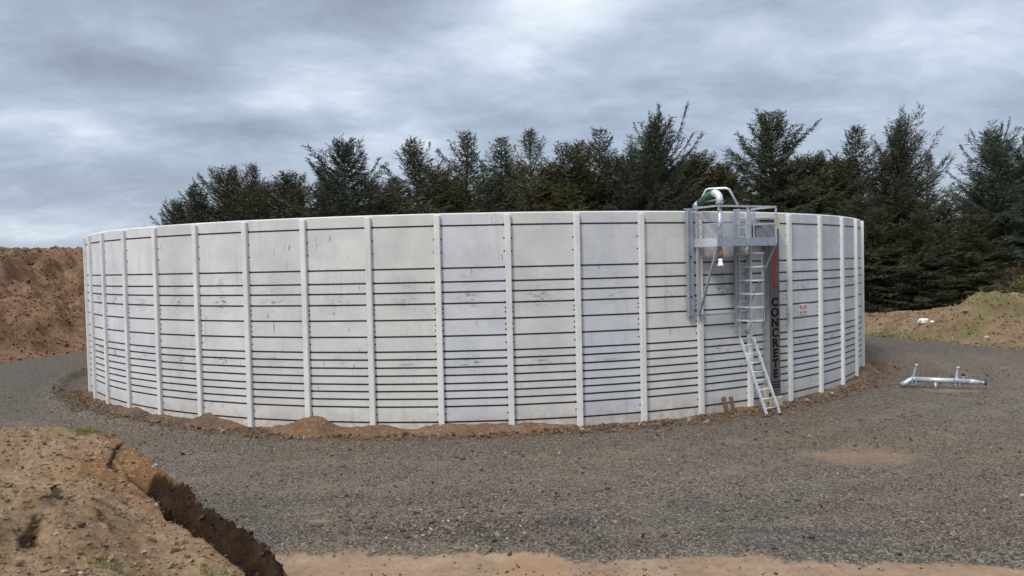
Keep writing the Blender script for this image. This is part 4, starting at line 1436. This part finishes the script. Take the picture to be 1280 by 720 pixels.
def place_tree(proto, used, x, y, H, rz, label, sq=1.0):
    if proto in used:
        r = proto.copy(); COL.objects.link(r)
        for ch in proto.children:
            c = ch.copy(); COL.objects.link(c); c.parent = r
    else:
        r = proto
        used.add(proto)
    H = H - (1.3 if proto is KIND['D'] else 0.6)
    k = H / proto['h']
    r.location = (x, y, -0.05)
    r.scale = (k * sq, k * sq, k)
    r.rotation_euler = (0, 0, rz)
    tag(r, label, 'tree', 'spruces behind the tank')
    return r


KIND = {
    'A': spruce('spruce_tree', 1, 15.5, 5.2, asc=0.10, dens=1.05, dead=0.16, fol='spruce_dark', narrow=0.85),
    'B': spruce('spruce_tree', 2, 15.5, 4.1, asc=0.14, dens=0.85, dead=0.30, fol='spruce_olive'),
    'C': spruce('spruce_tree', 3, 16.0, 4.3, asc=0.32, dens=0.60, dead=0.45, fol='spruce_olive', bare_top=0.10, width=0.045),
    'D': spruce('spruce_tree', 4, 16.8, 5.8, asc=0.30, dens=0.90, dead=0.25, wind=0.5, fol='spruce_dark', forks=3, narrow=0.75),
    'E': spruce('spruce_tree', 5, 14.5, 5.6, asc=0.15, dens=1.0, dead=0.12, wind=0.6, fol='spruce_blue', forks=2, narrow=0.85),
    'F': spruce('spruce_tree', 6, 14.0, 4.5, asc=0.05, dens=1.0, dead=0.45, fol='spruce_olive', forks=2, narrow=0.75),
    'G': spruce('spruce_tree', 8, 16.0, 4.2, asc=0.22, dens=0.72, dead=0.22, wind=0.45, fol='spruce_dark'),
    'H': spruce('spruce_tree', 9, 15.0, 3.6, asc=0.0, dens=0.95, dead=0.15, fol='spruce_blue'),
}
TREES = [  # kind, x, y, height, turn, squeeze, label
    ('A', -29.6, 69.0, 11.1, 0.4, 0.95, 'leftmost dark spruce of the row, low and sloping at the left'),
    ('B', -27.0, 67.0, 12.5, 1.0, 1.0, 'second spruce from the left end of the row, with ragged top'),
    ('F', -24.8, 68.5, 13.8, 2.0, 0.95, 'brownish spruce, third from the left end of the row'),
    ('C', -22.0, 66.5, 14.0, 3.3, 0.95, 'open-topped spruce, fourth from the left end of the row'),
    ('F', -19.6, 69.0, 13.3, 0.9, 1.0, 'dull brown-green spruce just left of the broad dark one'),
    ('C', -17.6, 73.0, 14.6, 5.0, 0.8, 'thin greyish spruce peeping out behind the broad dark one at left'),
    ('A', -13.6, 64.0, 15.2, 2.4, 1.0, 'broad near-black spruce with jagged sides, biggest of the left half'),
    ('B', -7.9, 65.0, 15.6, 0.2, 1.0, 'narrow-topped green spruce right of the broad near-black one'),
    ('G', -3.4, 64.5, 15.9, 4.2, 1.0, 'dark spruce with a tufted top above the third full panel left of centre'),
    ('H', -0.6, 69.0, 16.3, 1.4, 0.95, 'slim spruce squeezed left of the pale twiggy one'),
    ('C', 1.9, 66.0, 16.3, 0.3, 1.05, 'pale twiggy half-bare spruce near the middle of the row'),
    ('F', 5.6, 67.0, 15.0, 4.0, 1.0, 'squat dark spruce right of the pale twiggy one'),
    ('H', 7.9, 68.5, 16.8, 3.0, 0.9, 'slender pointed spruce beside the tallest many-topped tree'),
    ('D', 11.8, 65.0, 17.1, 0.3, 1.0, 'tallest many-topped spruce left of the platform'),
    ('F', 16.6, 67.5, 14.0, 2.6, 1.05, 'brown-tinged low spruce right behind the fill pipe'),
    ('B', 19.0, 71.0, 13.6, 3.7, 0.9, 'lower spruce filling the gap above the platform'),
    ('A', 21.7, 64.0, 16.6, 4.4, 0.9, 'dense dark spruce standing above the lettered steel column'),
    ('F', 26.2, 67.0, 13.7, 1.3, 1.0, 'low rounded spruce between two tall ones right of the steel column'),
    ('G', 29.2, 65.5, 15.9, 1.1, 1.0, 'left of the two tall spruces above the tank right rim'),
    ('D', 31.3, 63.0, 16.1, 5.6, 0.82, 'right of the two tall spruces beyond the tank right rim'),
    ('C', 35.4, 66.0, 13.6, 2.2, 0.9, 'small open spruce before the gap of sky at the right'),
    ('E', 38.1, 61.5, 14.4, 0.5, 0.86, 'big blue-green spruce behind the low brown heap'),
    ('E', 41.0, 60.0, 13.4, 2.9, 1.0, 'blue-green spruce cut by the right edge of the picture'),
    ('F', 27.6, 61.5, 9.6, 0.4, 1.1, 'short bushy spruce beside the right edge of the tank'),
    ('B', 31.5, 60.0, 8.6, 2.0, 1.25, 'short olive spruce directly behind the left end of the brown heap'),
    ('F', 35.5, 59.5, 8.0, 5.0, 1.2, 'stubby brownish spruce above the top of the brown heap'),
    ('A', 24.0, 69.0, 12.5, 0.0, 1.0, 'shaded spruce half hidden behind the dense dark one'),
    ('A', 9.6, 71.0, 12.5, 0.7, 1.1, 'shaded spruce half hidden left of the tallest many-topped tree'),
    ('A', -10.8, 69.5, 11.8, 3.9, 1.1, 'shaded spruce filling the gap right of the broad near-black one'),
    ('F', -5.6, 71.0, 12.6, 1.9, 1.1, 'shaded spruce low in the gap left of the tufted dark one'),
    ('A', 3.6, 71.5, 12.6, 5.2, 1.1, 'shaded spruce low behind the pale twiggy one'),
    ('A', 33.6, 69.0, 11.0, 2.8, 1.1, 'shaded spruce low behind the small open one at right'),
    ('A', 14.4, 71.0, 13.0, 1.8, 1.0, 'shaded spruce low between the tallest tree and the fill pipe'),
    ('F', 40.0, 66.0, 10.5, 1.5, 1.1, 'shaded spruce deep between the two blue-green ones'),
]
BACK = [(-31.5, 73, 9.3), (-29.0, 72.0, 11.0), (-26.0, 72.0, 12.6), (-23.3, 72.5, 13.0), (-20.2, 74.0, 13.0), (-16.0, 70.0, 12.6), (-13.0, 75, 13), (-10.6, 72, 13.2), (-6.0, 68.0, 13.4), (-2.2, 73, 14.2),
        (0.4, 74.5, 14.4), (3.6, 69, 13.4), (6.5, 73, 14.4), (9.6, 70.0, 14.2), (13.6, 69.5, 14.6), (16.5, 72, 13.8), (19.0, 68.5, 13.2), (21.0, 73.5, 13.0), (24.3, 67.0, 13.2), (26.8, 72, 13.4), (28.8, 70, 13.6),
        (31.5, 72, 13.6), (33.4, 67.5, 11.4), (36.5, 70, 9.6), (39.8, 67, 10.0), (43.5, 66, 12.0), (47.5, 64, 11.5), (36.0, 64.5, 9.5)]
used = set()
for kk, x, y, H, rz, sq, label in TREES:
    place_tree(KIND[kk], used, x, y, H, rz, label, sq * (1.02 if kk in 'DE' else 1.2))


for n_, (x, y, H) in enumerate(BACK):
    r = place_tree(KIND['FABFH'[n_ % 5]], used, x, y, H, n_ * 1.7 + 0.6 * (n_ % 3), 'shaded spruce deep in the wood, showing only as dark fill between the front spruces', 1.25)
    r['group'] = 'spruces deep in the wood'


def bush(x, y, H, R, seed, leafy, label):
    global rng
    keep_rng = rng
    rng = np.random.default_rng(seed)
    rd = random.Random(seed)
    wood = MB()
    B, D, Ln = [], [], []
    for s in range(34):
        a, e = rd.uniform(0, 6.28), rd.uniform(0.5, 1.4)
        p = Vector((rd.uniform(-.25, .25), rd.uniform(-.25, .25), 0))
        d = Vector((math.cos(a) * math.cos(e), math.sin(a) * math.cos(e), math.sin(e)))
        Ls = rd.uniform(0.6, 1.05) * (H if e > 0.9 else R)
        pts = [p]
        for k in range(6):
            d = (d + Vector((rd.uniform(-.2, .2), rd.uniform(-.2, .2), -0.05))).normalized()
            pts.append(pts[-1] + d * Ls / 6)
        wood.tube(pts, [0.022 * (1 - 0.8 * k / 6) for k in range(7)], 5, False)
        for k in range(60):
            u = rd.uniform(0.2, 1) * 5.99
            i = int(u)
            B.append(tuple(pts[i].lerp(pts[i + 1], u - i)))
            dv = (d + Vector((rd.gauss(0, .8), rd.gauss(0, .8), rd.gauss(0.1, .5)))).normalized()
            D.append(tuple(dv)); Ln.append(rd.uniform(0.15, 0.5))
    B, D, Ln = np.array(B), np.array(D), np.array(Ln)
    n = len(B)
    Vs, Fs, Ts, off = [], [], [], 0
    jobs = [(B, D, Ln, np.full(n, 0.020), np.full(n, 1.7))]
    for k in range(5):
        P = B + D * (Ln * rng.uniform(0.2, 1, n))[:, None]
        dd = unit(D + rng.normal(0, 0.8, (n, 3)))
        lf = rng.random(n) < leafy
        jobs.append((P, dd, np.where(lf, 0.10, 0.22) * rng.uniform(0.7, 1.3, n), np.where(lf, 0.07, 0.016), np.where(lf, rng.random(n), 1.7)))
    for j in jobs:
        v_, f_, t_ = strips(*j)
        Vs.append(v_); Fs.append(f_ + off); Ts.append(t_); off += len(v_)
    root = empty('bush', (x, y, heap_z(x, y) - 0.05))
    np_mesh('foliage', np.concatenate(Vs), np.concatenate(Fs), M['bush'], False, {'tint': np.concatenate(Ts)}, root)
    wood.build('stems', M['twig'], root, True)
    tag(root, label, 'bush', 'bushes beyond the brown heap')
    rng = keep_rng


bush(32.2, 49.5, 3.4, 2.8, 21, 0.08, 'bare brown bush behind the brown heap at the right edge')
bush(30.2, 44.6, 1.9, 1.7, 22, 0.65, 'yellow-green bush on the right end of the brown heap')
bush(32.6, 46.6, 2.6, 2.2, 23, 0.4, 'greenish twiggy bush in the far right corner')
